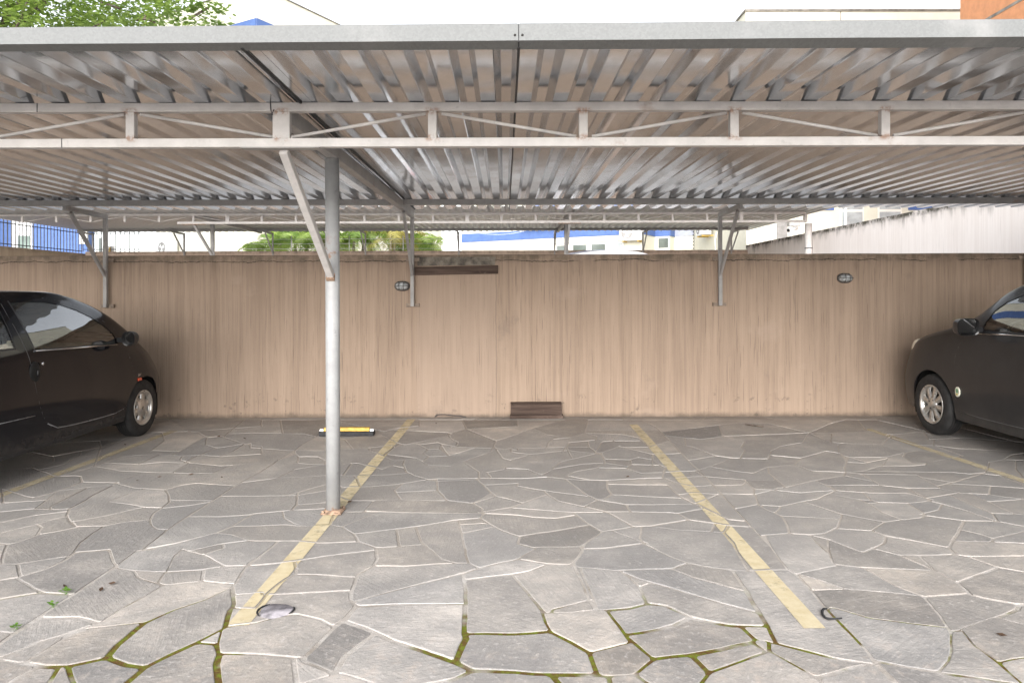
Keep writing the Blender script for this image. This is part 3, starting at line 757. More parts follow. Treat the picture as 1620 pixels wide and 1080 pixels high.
tag(MB().box((-12.2, 8.0, .7), (-12.02, 19.66, 2.53)).build('boundary_wall', 'wall_left', bevel=.01), 'tan side wall carrying the black iron railing at the left', 'wall')
# timber and cement repairs on the front wall
W1 = 7.82
def on_wall(px, py): return at(px, py, W1)
a, b = on_wall(656, 420.5), on_wall(788, 433.5)
m = MB().prism([(a.x, b.z - .012), (b.x, b.z + .004), (b.x, a.z + .002), (a.x, a.z - .016)], W1 - .03, W1 - .002)
tag(m.build('wooden_board', 'wood', bevel=.003), 'long dark brown timber plank fixed level near the top of the tan wall', 'plank')
a, b = on_wall(661, 406), on_wall(783, 421)
m = MB().prism([(a.x, b.z + .006), (b.x, b.z + .012), (b.x + .01, a.z - .004), (a.x - .01, a.z - .002)], W1 - .012, W1 - .001)
tag(m.build('cement_patch', 'cement', bevel=.003), 'rough grey cement patch on the wall top above the long plank', 'patch')
a = gp(808, 665); b = on_wall(889, 641)
t_ = thing('wooden_box', (a.x + .28, 7.74, 0), 'short dark wooden box of boards standing on the paving against the tan wall', 'wooden box')
xl, xr = on_wall(808, 650).x, on_wall(888, 650).x
MB().prism([(xl, .045), (xr, .040), (xr - .004, .165), (xl + .002, .160)], W1 - .11, W1 - .088).build('front_board', 'wood', t_, bevel=.003)
MB().box((xl - .005, W1 - .125, 0.007), (xr + .012, W1 - .01, .042)).build('base_board', 'wood', t_, bevel=.003)
MB().box((xl + .006, W1 - .087, .043), (xl + .026, W1 - .01, .155)).build('end_board', 'wood', t_, bevel=.003)
MB().box((xr - .03, W1 - .087, .043), (xr - .010, W1 - .01, .155)).build('end_board', 'wood', t_, bevel=.003)
MB().box((xl - .002, W1 - .105, .166), (xr - .004, W1 - .004, .176)).build('lid', 'wood', t_, bevel=.002)
# ------------------------------------------------------------------ bulkhead lamps on the wall
def bulkhead(px, py, label):
    p = on_wall(px, py)
    t_ = thing('bulkhead_lamp', (p.x, W1, p.z), label, 'wall lamp', 'oval bulkhead lamps on the tan wall')
    m = MB(); n = 28
    def oval(rx, rz, y): return [(p.x + rx * math.copysign(abs(math.cos(a)) ** .85, math.cos(a)), y, p.z + rz * math.copysign(abs(math.sin(a)) ** .85, math.sin(a))) for a in [2 * math.pi * k / n for k in range(n)]]
    def loft(m, rings, mi=0):
        vs = [v for r_ in rings for v in r_]; fs = []
        for i in range(len(rings) - 1): fs += [(i * n + k, i * n + (k + 1) % n, (i + 1) * n + (k + 1) % n, (i + 1) * n + k) for k in range(n)]
        fs.append(tuple(range((len(rings) - 1) * n, len(rings) * n))); m.add(vs, fs, mi, True)
    loft(m, [oval(.083, .054, W1 - .001), oval(.086, .057, W1 - .014), oval(.082, .054, W1 - .030), oval(.074, .046, W1 - .034)])
    m.build('base', 'lamp_body', t_)
    m = MB(); loft(m, [oval(.072, .044, W1 - .034), oval(.070, .042, W1 - .055), oval(.058, .033, W1 - .078), oval(.030, .016, W1 - .088)]); m.build('glass', 'lamp_glass', t_)
    m = MB()
    for dx in (-.024, .024):
        m.tube([(p.x + dx, W1 - .03, p.z + .048), (p.x + dx, W1 - .075, p.z + .042), (p.x + dx, W1 - .093, p.z + .018), (p.x + dx, W1 - .093, p.z - .018), (p.x + dx, W1 - .075, p.z - .042), (p.x + dx, W1 - .03, p.z - .048)], .004, 6)
    m.tube([(p.x - .08, W1 - .03, p.z), (p.x - .07, W1 - .07, p.z), (p.x - .035, W1 - .094, p.z), (p.x + .035, W1 - .094, p.z), (p.x + .07, W1 - .07, p.z), (p.x + .08, W1 - .03, p.z)], .004, 6)
    m.build('wire_guard', 'lamp_body', t_)
MT['lamp_body'] = simple('dark_grey_cast_alloy', (.13, .125, .12), .45, .6, .25, 30)
MT['lamp_glass'] = simple('dirty_ribbed_glass', (.42, .44, .45), .12, 0, .2, 40, coat=1)
bulkhead(636.5, 452.5, 'oval caged bulkhead lamp on the wall just left of the plank and a bracket')
bulkhead(1335.5, 440, 'oval caged bulkhead lamp alone on the tan wall above the right hand bay')

# ------------------------------------------------------------------ carports
PITCH = .178
def sheet_mesh(xa, n, ya, yb, z, skew, y0, lap, seed):
    pts = []
    for k in range(n):
        u = xa + k * PITCH
        pts += [(u, 0), (u + .070, 0), (u + .074, .004), (u + .098, .038), (u + .102, .042), (u + .148, .042), (u + .152, .038), (u + .175, .004)]
    pts += [(xa + n * PITCH, 0), (xa + n * PITCH + .05, 0)]
    m = MB(); vs = []; fs = []; K = len(pts); N = 2
    for i in range(N + 1):
        y = ya + (yb - ya) * i / N
        for (u, h) in pts:
            vs.append((u + skew * (y - y0), y, z + h + lap))
    for i in range(N):
        for j in range(K - 1): fs.append((i * K + j, i * K + j + 1, (i + 1) * K + j + 1, (i + 1) * K + j))
    m.add(vs, fs); return m
def roof(parent, x0, count, n, ya, yb, z, skew, y0, mat='sheet'):
    for i in range(count):
        o = sheet_mesh(x0 + i * n * PITCH, n, ya, yb, z, skew, y0, .0015 * (i % 2), i * 3.7).build('roof_sheet', mat, parent)
        s = o.modifiers.new('thickness', 'SOLIDIFY'); s.thickness = .0012; s.offset = 1
def truss(parent, xs, y, zb, zt, ch, thick, mains, xa, xb, rods=True, lower_from=None, mat='steel', welds=True):
    m = MB(); m.box((xa, y - ch / 2, zt - ch), (xb, y + ch / 2, zt)); m.box((lower_from if lower_from is not None else xa, y - ch / 2, zb), (xb, y + ch / 2, zb + ch))
    tr = m.build('truss', mat, parent, bevel=.003)
    for x in xs:
        wv = .058 if any(abs(x - q) < .05 for q in mains) else thick
        wv = .085 if wv == .058 else wv
        MB().box((x - wv / 2, y - ch / 2 + .004, zb + ch), (x + wv / 2, y + ch / 2 - .004, zt - ch)).build('upright', mat, tr, bevel=.002)
        for zz, s in ((zt - ch, -1), (zb + ch, 1)) if welds else ():          # rusty weld beads
            MB().bar((x - wv / 2 + .004, y - ch / 2 + .001, zz + s * .006), (x + wv / 2 - .004, y - ch / 2 + .001, zz + s * .004), .005, .007).build('weld', 'rust', tr)
    if rods:
        for i in range(len(xs) - 1):
            a, b = xs[i], xs[i + 1]; up = (round((a - mains[0]) / .753)) % 2 == 0
            za, zb_ = (zb + ch + .008, zt - ch - .008) if up else (zt - ch - .008, zb + ch + .008)
            MB().tube([(a + .045, y, za), (b - .035, y, zb_)], .0085, 8).build('diagonal_rod', mat, tr)
    return tr
def wall_bracket(parent, x, yw, ypur, zlow, ztop, zk, zplate, mat='steel_dull'):
    m = MB().box((x - .02, yw - .075, zlow), (x + .02, yw - .035, ztop))
    br = m.build('wall_bracket', mat, parent, bevel=.003)
    MB().bar((x, yw - .075, ztop - .025), (x, ypur, ztop - .012), .035, .05).build('arm', mat, br, bevel=.003)
    MB().bar((x, yw - .065, zk), (x, ypur + .10, ztop - .05), .028, .038).build('brace', mat, br, bevel=.003)
    for zz in (zlow + .012, zplate):
        MB().box((x - .075, yw - .034, zz - .02), (x + .075, yw - .006, zz + .02)).build('fixing_plate', 'plate', br, bevel=.003)
# --- the near carport
ZR, YT = 2.350, 3.48
XP = -1.154
cp = thing('carport', (XP, 4.44, 0), 'large near carport of grey corrugated metal sheets on a pale truss over the parking bays', 'carport')
SK = -.0127
roof(cp, .02 - 1.068 * 8, 14, 6, 2.708, 7.90, ZR, SK, YT)
for xs_ in (-1.048, .020):  # black strips stand in for the shadow gap where two sheets overlap
    MB().bar((xs_ - .006 + SK * (2.68 - YT), 2.68, ZR - .004), (xs_ - .006 + SK * (7.88 - YT), 7.88, ZR - .003), .010, .009).build('seam_strip', 'black_strip', cp)
xs1 = [XP + .753 * k for k in range(-9, 10)]
truss(cp, xs1, YT, 2.128, 2.349, .044, .043, [XP, XP - .753 * 10, XP + .753 * 10], -8.4, 6.3, mat='steel_truss', welds=False)
for xj, top in ((at(57, 175, 3.45).x, True), (at(96, 228, 3.45).x, False)):   # butt joints in the chords
    z = 2.349 if top else 2.172
    MB().box((xj - .002, YT - .0232, z - .045), (xj + .002, YT - .02, z + .0005)).build('joint', 'black_strip', cp)
def fascia(xa, xb):
    m = MB(); n = 12; vs = []; fs = []
    prof = [(2.70, .044), (2.70, 0.004), (2.632, 0.0), (2.63, .002), (2.63, .061), (2.633, .0635), (2.72, .062)]
    for i in range(n + 1):
        x = xa + (xb - xa) * i / n; dz = x * .0040 + mnoise.noise(Vector((x * 1.3, 0, 4))) * .0016
        for j, (y, h) in enumerate(prof): vs.append((x, y - x * .004, 2.344 if j == 1 else (2.3535 + dz * .8 if j in (2, 3) else 2.355 + h + dz)))
    k = len(prof)
    for i in range(n): fs += [(i * k + j, i * k + j + 1, (i + 1) * k + j + 1, (i + 1) * k + j) for j in range(k - 1)]
    o = m.add(vs, fs).build('fascia', 'fascia', cp)
    s = o.modifiers.new('thickness', 'SOLIDIFY'); s.thickness = .0015; s.offset = 0
    for x in (xa + .012, xb - .012):
        MB().lathe([(0, -.004), (.004, -.003), (.005, 0)], (0, 1, 0), (x, 2.6285 - x * .004, 2.355 + .018 + x * .004), 10).build('rivet', 'dark_metal', o)
xg = at(820.5, 50, 2.63).x
for k in range(-3, 2): fascia(xg + 3.0 * k + .002, xg + 3.0 * (k + 1) - .002)
MB().box((xg - .0024, 2.634 - xg * .004, 2.350), (xg + .0024, 2.71, 2.417)).build('joint', 'black_strip', cp)
tx = at(427, 165, 3.45).x
MB().tube([(tx, YT - .024, 2.352), (tx + .003, YT - .026, 2.31), (tx + .010, YT - .028, 2.292), (tx + .020, YT - .03, 2.312)], .0025, 6).build('wire_tie', 'iron', cp)
MB().tube([(tx + .010, YT - .028, 2.292), (tx + .011, YT - .026, 2.284)], .003, 6).build('wire_tie', 'iron', cp)
# rear purlin, second one hidden above the wall
MB().box((-8.6, 7.022, 2.291), (6.35, 7.078, 2.349)).build('purlin', 'steel_dull', cp, bevel=.003)
# rafter, post, brace
MB().bar((XP, 3.50, 2.302), (XP + .02, 7.74, 2.296), .06, .085).build('rafter', 'steel_dull', cp, bevel=.004)
MB().bar((XP - .031, 3.62, 2.285), (XP - .031, 4.0, 2.285), .004, .05).build('splice_plate', 'steel_dull', cp)
po = MB().tube([(XP, 4.44, .012), (XP, 4.44, 2.262)], .0445, 32).build('post', 'steel_post', cp)
m = MB().box((XP - .065, 4.375, .006), (XP + .065, 4.505, .014))
m.build('base_plate', 'rust', po, bevel=.002)
for dx in (-.052, .052):
    for dy in (-.052, .052): MB().lathe([(0, .016), (.009, .015), (.009, 0), (.013, 0)], (0, 0, 1), (XP + dx, 4.44 + dy, .013), 6).build('bolt', 'rust', po)
MB().lathe([(.062, .012), (.056, .022), (.0455, .026)], (0, 0, 1), (XP, 4.44, .001), 24).build('weld', 'rust', po)
MB().bar((XP, 4.415, 1.500), (XP, 3.50, 2.118), .042, .042).build('brace', 'steel', po, bevel=.004)
MB().bar((XP, 4.409, 1.496), (XP, 4.390, 1.5135), .052, .052).build('weld', 'rust', po)
MB().box((XP - .20, 3.455, 2.1235), (XP + .19, 3.52, 2.1275)).build('bearing_plate', 'steel_dull', po)
for xb_ in (-7.98, -4.552, -1.127, 2.312, 5.742):
    wall_bracket(cp, xb_, 7.82, 7.05, 1.252, 2.287, 1.60, 1.775)
# the post beyond the left edge of the photo
def second_post(x):
    p = MB().tube([(x, 4.44, .012), (x, 4.44, 2.262)], .0445, 24).build('post', 'steel_post', cp)
    MB().box((x - .065, 4.375, .006), (x + .065, 4.505, .014)).build('base_plate', 'rust', p)
    MB().bar((x, 4.415, 1.500), (x, 3.50, 2.118), .042, .042).build('brace', 'steel', p)
    MB().bar((x, 3.50, 2.302), (x + .02, 7.74, 2.296), .06, .085).build('rafter', 'steel_dull', cp)
second_post(XP - 7.0); second_post(XP + 6.9)
# --- the rear carport, on the higher lot
YB, Z2 = 15.3, 3.165
c2 = thing('carport', (-7.03, 16.26, .8), 'far carport behind the tan wall with thin white truss and corrugated roof', 'carport')
roof(c2, -12.0, 15, 7, 14.2, 19.95, Z2, 0, 0, 'sheet_far')
xs2 = [-7.03 + .753 * k for k in range(-6, 19) if -7.03 + .753 * k < 6.3]
truss(c2, xs2, YB, 2.93, 3.163, .05, .05, [-7.03 + .753, -7.03 + .753 * 8, -7.03 + .753 * 16], -11.9, 6.42, True, at(281, 350, YB).x, welds=False)
for x in (-7.03, 1.245):
    p = MB().tube([(x, 16.26, .8), (x, 16.26, 3.09)], .05, 16).build('post', 'steel_dull', c2)
    MB().bar((x, 16.23, 2.30), (x, 15.33, 2.92), .05, .05).build('brace', 'steel_dull', p)
    MB().box((x - .25, 15.27, 2.918), (x + .25, 15.34, 2.929)).build('bearing_plate', 'rust', p)
    MB().bar((x, 15.33, 3.115), (x, 19.4, 3.115), .06, .085).build('rafter', 'steel_dull', c2)
p = MB().tube([(6.50, 15.3, .8), (6.50, 15.3, 2.9)], .075, 16).build('post', 'steel', c2)
MB().lathe([(.078, 0), (.082, .01), (.078, .02)], (0, 0, 1), (6.50, 15.3, 2.35), 16).build('clamp', 'black_strip', p)
MB().box((6.40, 15.26, 2.93), (6.46, 15.34, 3.11)).build('upright', 'steel', c2)
MB().box((-11.9, 18.98, 3.10), (6.42, 19.04, 3.163)).build('purlin', 'steel_dull', c2)
for xb_ in (-11.75, -9.2, -6.72, -4.13, -1.52, 1.16, 3.63, 6.1):
    wall_bracket(c2, xb_, 19.5, 19.0 - .25, 2.2, 3.09, 2.52, 2.30)
# ------------------------------------------------------------------ cars
def pchip(keys):
    ks = sorted(keys); xs = [k[0] for k in ks]; ys = [k[1] for k in ks]; n = len(xs)
    h = [xs[i + 1] - xs[i] for i in range(n - 1)]; dl = [(ys[i + 1] - ys[i]) / h[i] for i in range(n - 1)]
    d = [0.0] * n
    for i in range(1, n - 1):
        if dl[i - 1] * dl[i] > 0:
            w1, w2 = 2 * h[i] + h[i - 1], h[i] + 2 * h[i - 1]; d[i] = (w1 + w2) / (w1 / dl[i - 1] + w2 / dl[i])
    d[0], d[-1] = dl[0], dl[-1]
    def f(x):
        if x <= xs[0]: return ys[0]
        if x >= xs[-1]: return ys[-1]
        i = max(j for j in range(n - 1) if xs[j] <= x); t_ = (x - xs[i]) / h[i]
        return ys[i] * (1 + 2 * t_) * (1 - t_) ** 2 + d[i] * h[i] * t_ * (1 - t_) ** 2 + ys[i + 1] * t_ * t_ * (3 - 2 * t_) + d[i + 1] * h[i] * t_ * t_ * (t_ - 1)
    return f
def catmull(pts, per):
    out = []; n = len(pts)
    for i in range(n - 1):
        p0, p1, p2, p3 = pts[max(i - 1, 0)], pts[i], pts[i + 1], pts[min(i + 2, n - 1)]
        for k in range(per):
            t_ = k / per
            out.append(tuple(.5 * (2 * b + (c - a) * t_ + (2 * a - 5 * b + 4 * c - d) * t_ * t_ + (3 * b - a - 3 * c + d) * t_ ** 3) for a, b, c, d in zip(p0, p1, p2, p3)))
    out.append(pts[-1]); return out
def clip_faces(bm, faces, poly, ax=(0, 2)):
    ar = area2(poly); cur = [f for f in faces if f.is_valid]; n = len(poly)
    for i in range(n):
        a, b = poly[i], poly[(i + 1) % n]; e = (b[0] - a[0], b[1] - a[1])
        nr = (e[1], -e[0]) if ar > 0 else (-e[1], e[0])
        co = [0, 0, 0]; no = [0, 0, 0]
        co[ax[0]], co[ax[1]] = a; no[ax[0]], no[ax[1]] = nr
        geom = list({x for f in cur for x in (*f.verts, *f.edges)}) + cur
        if not cur: return []
        r = bmesh.ops.bisect_plane(bm, geom=geom, dist=1e-6, plane_co=co, plane_no=no)
        co, no = Vector(co), Vector(no)
        cur = [f for f in r['geom'] if isinstance(f, bmesh.types.BMFace) and (f.calc_center_median() - co).dot(no) < 0]
    return cur
def shrink(poly, d):
    q = [Vector(p) for p in poly]
    if area2(q) < 0: q = q[::-1]
    return [tuple(v) for v in ring(q, d)]
def spl(poly, per=4):                                          # smooth closed outline
    n = len(poly); out = []
    for i in range(n):
        p0, p1, p2, p3 = poly[i - 1], poly[i], poly[(i + 1) % n], poly[(i + 2) % n]
        for k in range(per):
            t_ = k / per
            out.append(tuple(.5 * (2 * b + (c - a) * t_ + (2 * a - 5 * b + 4 * c - d) * t_ * t_ + (3 * b - a - 3 * c + d) * t_ ** 3) for a, b, c, d in zip(p0, p1, p2, p3)))
    return out
def hull(pts):
    pts = sorted(set((round(a, 5), round(b, 5)) for a, b in pts))
    def half(ps):
        h = []
        for p in ps:
            while len(h) > 1 and (h[-1][0] - h[-2][0]) * (p[1] - h[-2][1]) - (h[-1][1] - h[-2][1]) * (p[0] - h[-2][0]) <= 1e-7: h.pop()
            h.append(p)
        return h
    a, b = half(pts), half(pts[::-1]); return a[:-1] + b[:-1]

def make_car(P, org, yaw, label, cat='car', group=None):
    root = thing('car', org, label, cat, group); root.rotation_euler = (0, 0, yaw); root['_org'] = (0, 0, 0)
    F = {k: pchip(v) for k, v in P['curves'].items()}
    xn, xt = P['nose'], P['tail']; NX = 120; per = 5
    xs = [(xn + xt) / 2 + (xn - xt) / 2 * math.cos(math.pi * i / NX) for i in range(NX + 1)]
    secs = []
    for x in xs:
        zt, zf, yw, yb, zb, yr, zr = (F[k](x) for k in ('zt', 'zf', 'yw', 'yb', 'zb', 'yr', 'zr'))
        zw = F['zw'](x)
        pts = [(0, zf), (yw * .55, zf), (yw * .90, zf + .006), (yw * .955, zf + .05), (yw * .975, zf + (zw - zf) * .45), (yw, zw), (yw * .55 + yb * .45, zw + (zb - zw) * .62), (yb, zb),
               (yb + (yr - yb) * .48 + .012, zb + (zr - zb) * .5), (yr, zr), (yr * .86, zr + (zt - zr) * .55), (yr * .5, zr + (zt - zr) * .90), (0, zt)]
        secs.append(catmull(pts, per))
    K = len(secs[0]); bm = bmesh.new(); rows = []
    for x, sc in zip(xs, secs):
        row = [bm.verts.new((x, y, z)) for (y, z) in sc] + [bm.verts.new((x, -y, z)) for (y, z) in sc[-2:0:-1]]
        rows.append(row)
    L = len(rows[0])
    for i in range(NX):
        for j in range(L):
            f = bm.faces.new((rows[i][j], rows[i][(j + 1) % L], rows[i + 1][(j + 1) % L], rows[i + 1][j])); f.smooth = True
    bm.faces.new(rows[0]); bm.faces.new(rows[-1][::-1])
    bmesh.ops.recalc_face_normals(bm, faces=bm.faces[:]); bm.normal_update()
    def side(s, zmin=.0): return [f for f in bm.faces if f.normal.y * s > .12 and f.calc_center_median().z > zmin]
    # wheel arches
    for (wx, rad) in P['arches']:
        circ = [(wx + rad * math.cos(2 * math.pi * k / 40), P['axle'] + rad * .98 * math.sin(2 * math.pi * k / 40)) for k in range(40)]
        low = [(wx - rad * .97, -.5), (wx + rad * .97, -.5)]
        pol = hull(circ + low)
        for s in (1, -1):
            fs = [f for f in bm.faces if f.calc_center_median().y * s > P['hw'] * .62 and abs(f.calc_center_median().x - wx) < rad + .3 and f.calc_center_median().z < P['axle'] + rad + .25]
            bmesh.ops.delete(bm, geom=clip_faces(bm, fs, pol), context='FACES')
    bm.normal_update()
    nrm = {}
    parts = []                                                # (name, faces, material, owner)
    sets = {}
    for s in (1, -1):
        dfs = clip_faces(bm, [f for f in side(s, .2)], P['door'])
        din = clip_faces(bm, dfs, shrink(P['door'], .006))
        sets['gap', s] = set(dfs) - set(din)
        gl_o = clip_faces(bm, din, P['glass']); gl_i = clip_faces(bm, gl_o, shrink(P['glass'], P.get('sealw', .016)))
        sets['seal', s] = set(gl_o) - set(gl_i); sets['glass', s] = set(gl_i)
        sets['door', s] = set(din) - set(gl_o)
        q_o = clip_faces(bm, [f for f in side(s, .7) if f not in sets['door', s] and f not in sets['seal', s] and f not in sets['glass', s] and f not in sets['gap', s]], P['quarter'])
        q_i = clip_faces(bm, q_o, shrink(P['quarter'], .014))
        sets['qseal', s] = set(q_o) - set(q_i); sets['quarter', s] = set(q_i)
        if 'rear_door' in P:
            pass
        if 'headlight' in P:
            hl = clip_faces(bm, [f for f in side(s, .4) if f.calc_center_median().x > .3], P['headlight']); sets['head', s] = set(hl)
    up = [f for f in bm.faces if f.normal.z > .12 and f.calc_center_median().z > .85]
    used = set().union(*sets.values())
    ws = clip_faces(bm, [f for f in up if f not in used and f.calc_center_median().x > P['ws'][1][0] - .4], P['ws'], (0, 1))
    wi = clip_faces(bm, ws, shrink(P['ws'], .014), (0, 1)); sets['wseal', 0] = set(ws) - set(wi); sets['windscreen', 0] = set(wi)
    rb = [f for f in bm.faces if f.calc_center_median().x < P['rear'][0] and f.normal.x < -.15 and f.calc_center_median().z > P['rear'][1]]
    rg = clip_faces(bm, rb, P['rear'][2], (1, 2)); sets['rear_glass', 0] = set(rg)
    bm.normal_update()
    for v in bm.verts: nrm[v] = v.normal.copy()
    def emit(name, faces, mats, parent, midx=None, push=0.0):
        faces = [f for f in faces if f.is_valid]
        if not faces: return None
        vm = {}; vs = []; ns = []; fl = []; mi = []
        for f in faces:
            ids = []
            for v in f.verts:
                if v not in vm: vm[v] = len(vs); vs.append(v.co - nrm[v] * push); ns.append(nrm[v])
                ids.append(vm[v])
            fl.append(ids); mi.append(midx(f) if midx else 0)
        me = bpy.data.meshes.new(name); me.from_pydata([tuple(v) for v in vs], [], fl)
        for m_ in mats: me.materials.append(MT[m_])
        me.polygons.foreach_set('material_index', mi); me.polygons.foreach_set('use_smooth', [True] * len(fl))
        me.update(); me.normals_split_custom_set_from_vertices([tuple(n_) for n_ in ns])
        o = bpy.data.objects.new(name, me); C.objects.link(o); o.parent = parent; o['_org'] = (0, 0, 0)
        return o
    seals = set().union(*(v for k, v in sets.items() if 'seal' in k[0])); gaps = sets['gap', 1] | sets['gap', -1]
    own = set().union(*(v for k, v in sets.items() if k[0] in ('glass', 'quarter', 'door', 'head', 'windscreen', 'rear_glass'))) | sets['seal', 1] | sets['seal', -1]
    body = emit('body', [f for f in bm.faces if f not in own], [P['paint'], 'seal', 'seam', 'plastic'], root,
                lambda f: 2 if f in gaps else (1 if f in seals else (3 if f.calc_center_median().z < P['zplastic'] else 0)))
    for s in (1, -1):
        dr = emit('door', sets['door', s] | sets['seal', s], [P['paint'], 'seal'], root, lambda f: 1 if f in seals else 0)
        emit('window', sets['glass', s], ['glass'], dr, push=.005)
        emit('rear_side_window', sets['quarter', s], ['glass'], root, push=.004)
        if ('head', s) in sets: emit('headlight', sets['head', s], ['lamp_clear'], root, push=-.003)
        # handle and mirror
        hx, hz = P['handle']; yy = P['hy'] * s
        MB().ball((hx, yy, hz), P['hsize'], 20, 12).build('door_handle', 'gap' if P['round_handle'] else P['paint'], dr)
        if P['round_handle']:
            MB().bar((hx + .015, yy + .012 * s, hz + .015), (hx + .01, yy + .012 * s, hz - .022), .02, .014).build('door_handle', 'plastic', dr, bevel=.004)
            MB().lathe([(.012, 0), (.012, .004), (0, .005)], (0, s, 0), (hx + .075, yy + .012 * s, hz + .06), 12).build('door_lock', 'chrome', dr)
        mx_, my_, mz_ = P['mirror']; a_, b_, c_ = P['msize']
        m = MB()
        prof = [(1.0, -.30), (1.0, .0), (.985, .25), (.92, .5), (.76, .75), (.45, .93), (.02, 1.0)]
        n = 24; vs = []; fs = []
        for (r_, h) in prof:
            for k in range(n):
                an = 2 * math.pi * k / n; ca, sa = math.cos(an), math.sin(an); pw = P['msq']
                vs.append((mx_ + h * c_, s * (my_ + a_ * r_ * math.copysign(abs(ca) ** pw, ca)), mz_ + b_ * r_ * math.copysign(abs(sa) ** pw, sa)))
        for i in range(len(prof) - 1): fs += [(i * n + k, i * n + (k + 1) % n, (i + 1) * n + (k + 1) % n, (i + 1) * n + k) for k in range(n)]
        m.add(vs, fs, 0, True)
        mo = m.build('door_mirror', P['mirrormat'], root)
        tl = lambda k: -.20 * b_ * .92 * math.copysign(abs(math.sin(2 * math.pi * k / n)) ** P['msq'], math.sin(2 * math.pi * k / n))
        vs2 = [(mx_ + .002 + tl(k), s * (my_ + a_ * .93 * math.copysign(abs(math.cos(2 * math.pi * k / n)) ** P['msq'], math.cos(2 * math.pi * k / n))), mz_ + b_ * .92 * math.copysign(abs(math.sin(2 * math.pi * k / n)) ** P['msq'], math.sin(2 * math.pi * k / n))) for k in range(n)]
        MB().add(vs2, [tuple(range(n))]).build('mirror_glass', 'mirror', mo)
        MB().bar((mx_ + .03, s * (my_ - a_ * .8), mz_ - .01), (mx_ + .06, s * P['mroot'][0], P['mroot'][1]), .05, .045).build('mirror_stalk', 'plastic', mo, bevel=.008)
    emit('windscreen', sets['windscreen', 0], ['glass'], root, push=.004)
    emit('rear_window', sets['rear_glass', 0], ['glass'], root, push=.003)
    bm.free()
    # trim strip under the side glass
    for s in (1, -1):
        if P.get('trim'):
            pts = [(x, s * (F['yb'](x) + P['trimout']), z) for x, z in P['trim']]
            MB().tube(pts, .006, 8).build('window_trim', 'chrome' if P.get('trimchrome') else 'seal', root)
    # wheels
    for wx in P['axles']:
        for s in (1, -1):
            P['wheel'](root, wx, s * P['wy'], P['axle'], s, P)
            liner = MB(); n = 22; r_ = P['arches'][0][1] + .012; vs = []; fs = []
            for k in range(n + 1):
                an = math.pi * (-.12 + 1.24 * k / n)
                for yy in (P['hw'] - .06, P['hw'] - .34): vs.append((wx + r_ * math.cos(an), s * yy, P['axle'] + r_ * math.sin(an)))
            for k in range(n): fs.append((2 * k, 2 * k + 1, 2 * k + 3, 2 * k + 2))
            c0 = len(vs); vs.append((wx, s * (P['hw'] - .34), P['axle']))
            for k in range(n): fs.append((2 * k + 1, c0, 2 * k + 3))
            liner.add(vs, fs, 0, True).build('wheel_arch_liner', 'gap', root)
            m = MB(); ra = P['arches'][0][1]
            pts = []
            for k in range(25):
                an = math.pi * (-.02 + 1.04 * k / 24); px_, pz_ = wx + ra * math.cos(an), P['axle'] + ra * .98 * math.sin(an)
                zf, zw, zb = F['zf'](px_), F['zw'](px_), F['zb'](px_); yw, yb = F['yw'](px_), F['yb'](px_)
                tt = min(1, max(0, (pz_ - zf) / max(.01, (zw - zf))))
                yy = yw * (.955 + .045 * tt) if pz_ < zw else yw + (yb - yw) * min(1, (pz_ - zw) / max(.01, (zb - zw))) ** 1.5 * .8
                pts.append((px_, s * (yy - .006), pz_))
            m.tube(pts, .006, 6).build('wheel_arch_lip', P['paint'], root)
    # interior
    dx, dz = P['dash']
    m = MB(); w_ = P['hw'] - .13
    prof = [(dx + .34, dz - .16), (dx + .30, dz + .015), (dx + .05, dz + .03), (dx - .06, dz - .02), (dx - .10, dz - .14), (dx - .04, dz - .34)]
    m.prism(prof, -w_, w_, 'xz').build('dashboard', 'interior', root, bevel=.02)
    sx = P['seatx']
    for s in (1, -1):
        y = s * .36
        st_ = MB().prism([(sx + .42, .42), (sx + .44, .52), (sx - .06, .50), (sx - .08, .40)], y - .24, y + .24, 'xz').build('front_seat', 'interior', root, bevel=.04)
        MB().prism([(sx - .04, .48), (sx + .09, .50), (sx - .10, .98), (sx - .22, .98)], y - .23, y + .23, 'xz').build('seat_back', 'interior', st_, bevel=.05)
        MB().prism([(sx - .13, 1.0), (sx - .10, 1.18), (sx - .20, 1.19), (sx - .21, 1.0)], y - .13, y + .13, 'xz').build('headrest', 'interior', st_, bevel=.035)
    ys = .36 * P.get('drive', 1); cx, cz = dx - .26, dz - .02
    m = MB(); ring_ = []
    for k in range(33):
        a = 2 * math.pi * k / 32; ring_.append((cx + math.sin(a) * .18 * .42, ys + math.cos(a) * .18, cz + math.sin(a) * .18 * .9))
    m.tube(ring_, .015, 8, cap=False)
    m.bar((cx, ys - .17, cz), (cx, ys + .17, cz), .04, .03); m.bar((cx, ys, cz), (dx, ys, dz - .06), .06, .06)
    m.build('steering_wheel', 'plastic', root)
    MB().prism([(P['rearx'] + .35, .45), (P['rearx'] + .36, .54), (P['rearx'] - .02, .52), (P['rearx'] - .18, .98), (P['rearx'] - .28, .98), (P['rearx'] - .1, .42)], -w_ + .05, w_ - .05, 'xz').build('rear_seat', 'interior', root, bevel=.03)
    mx2, mz2 = P['inmirror']
    m = MB().ball((mx2, 0, mz2), (.03, .11, .035), 16, 10); m.bar((mx2 + .02, 0, mz2 + .02), (mx2 + .09, 0, mz2 + .07), .02, .02); m.build('interior_mirror', 'plastic', root)
    return root, F

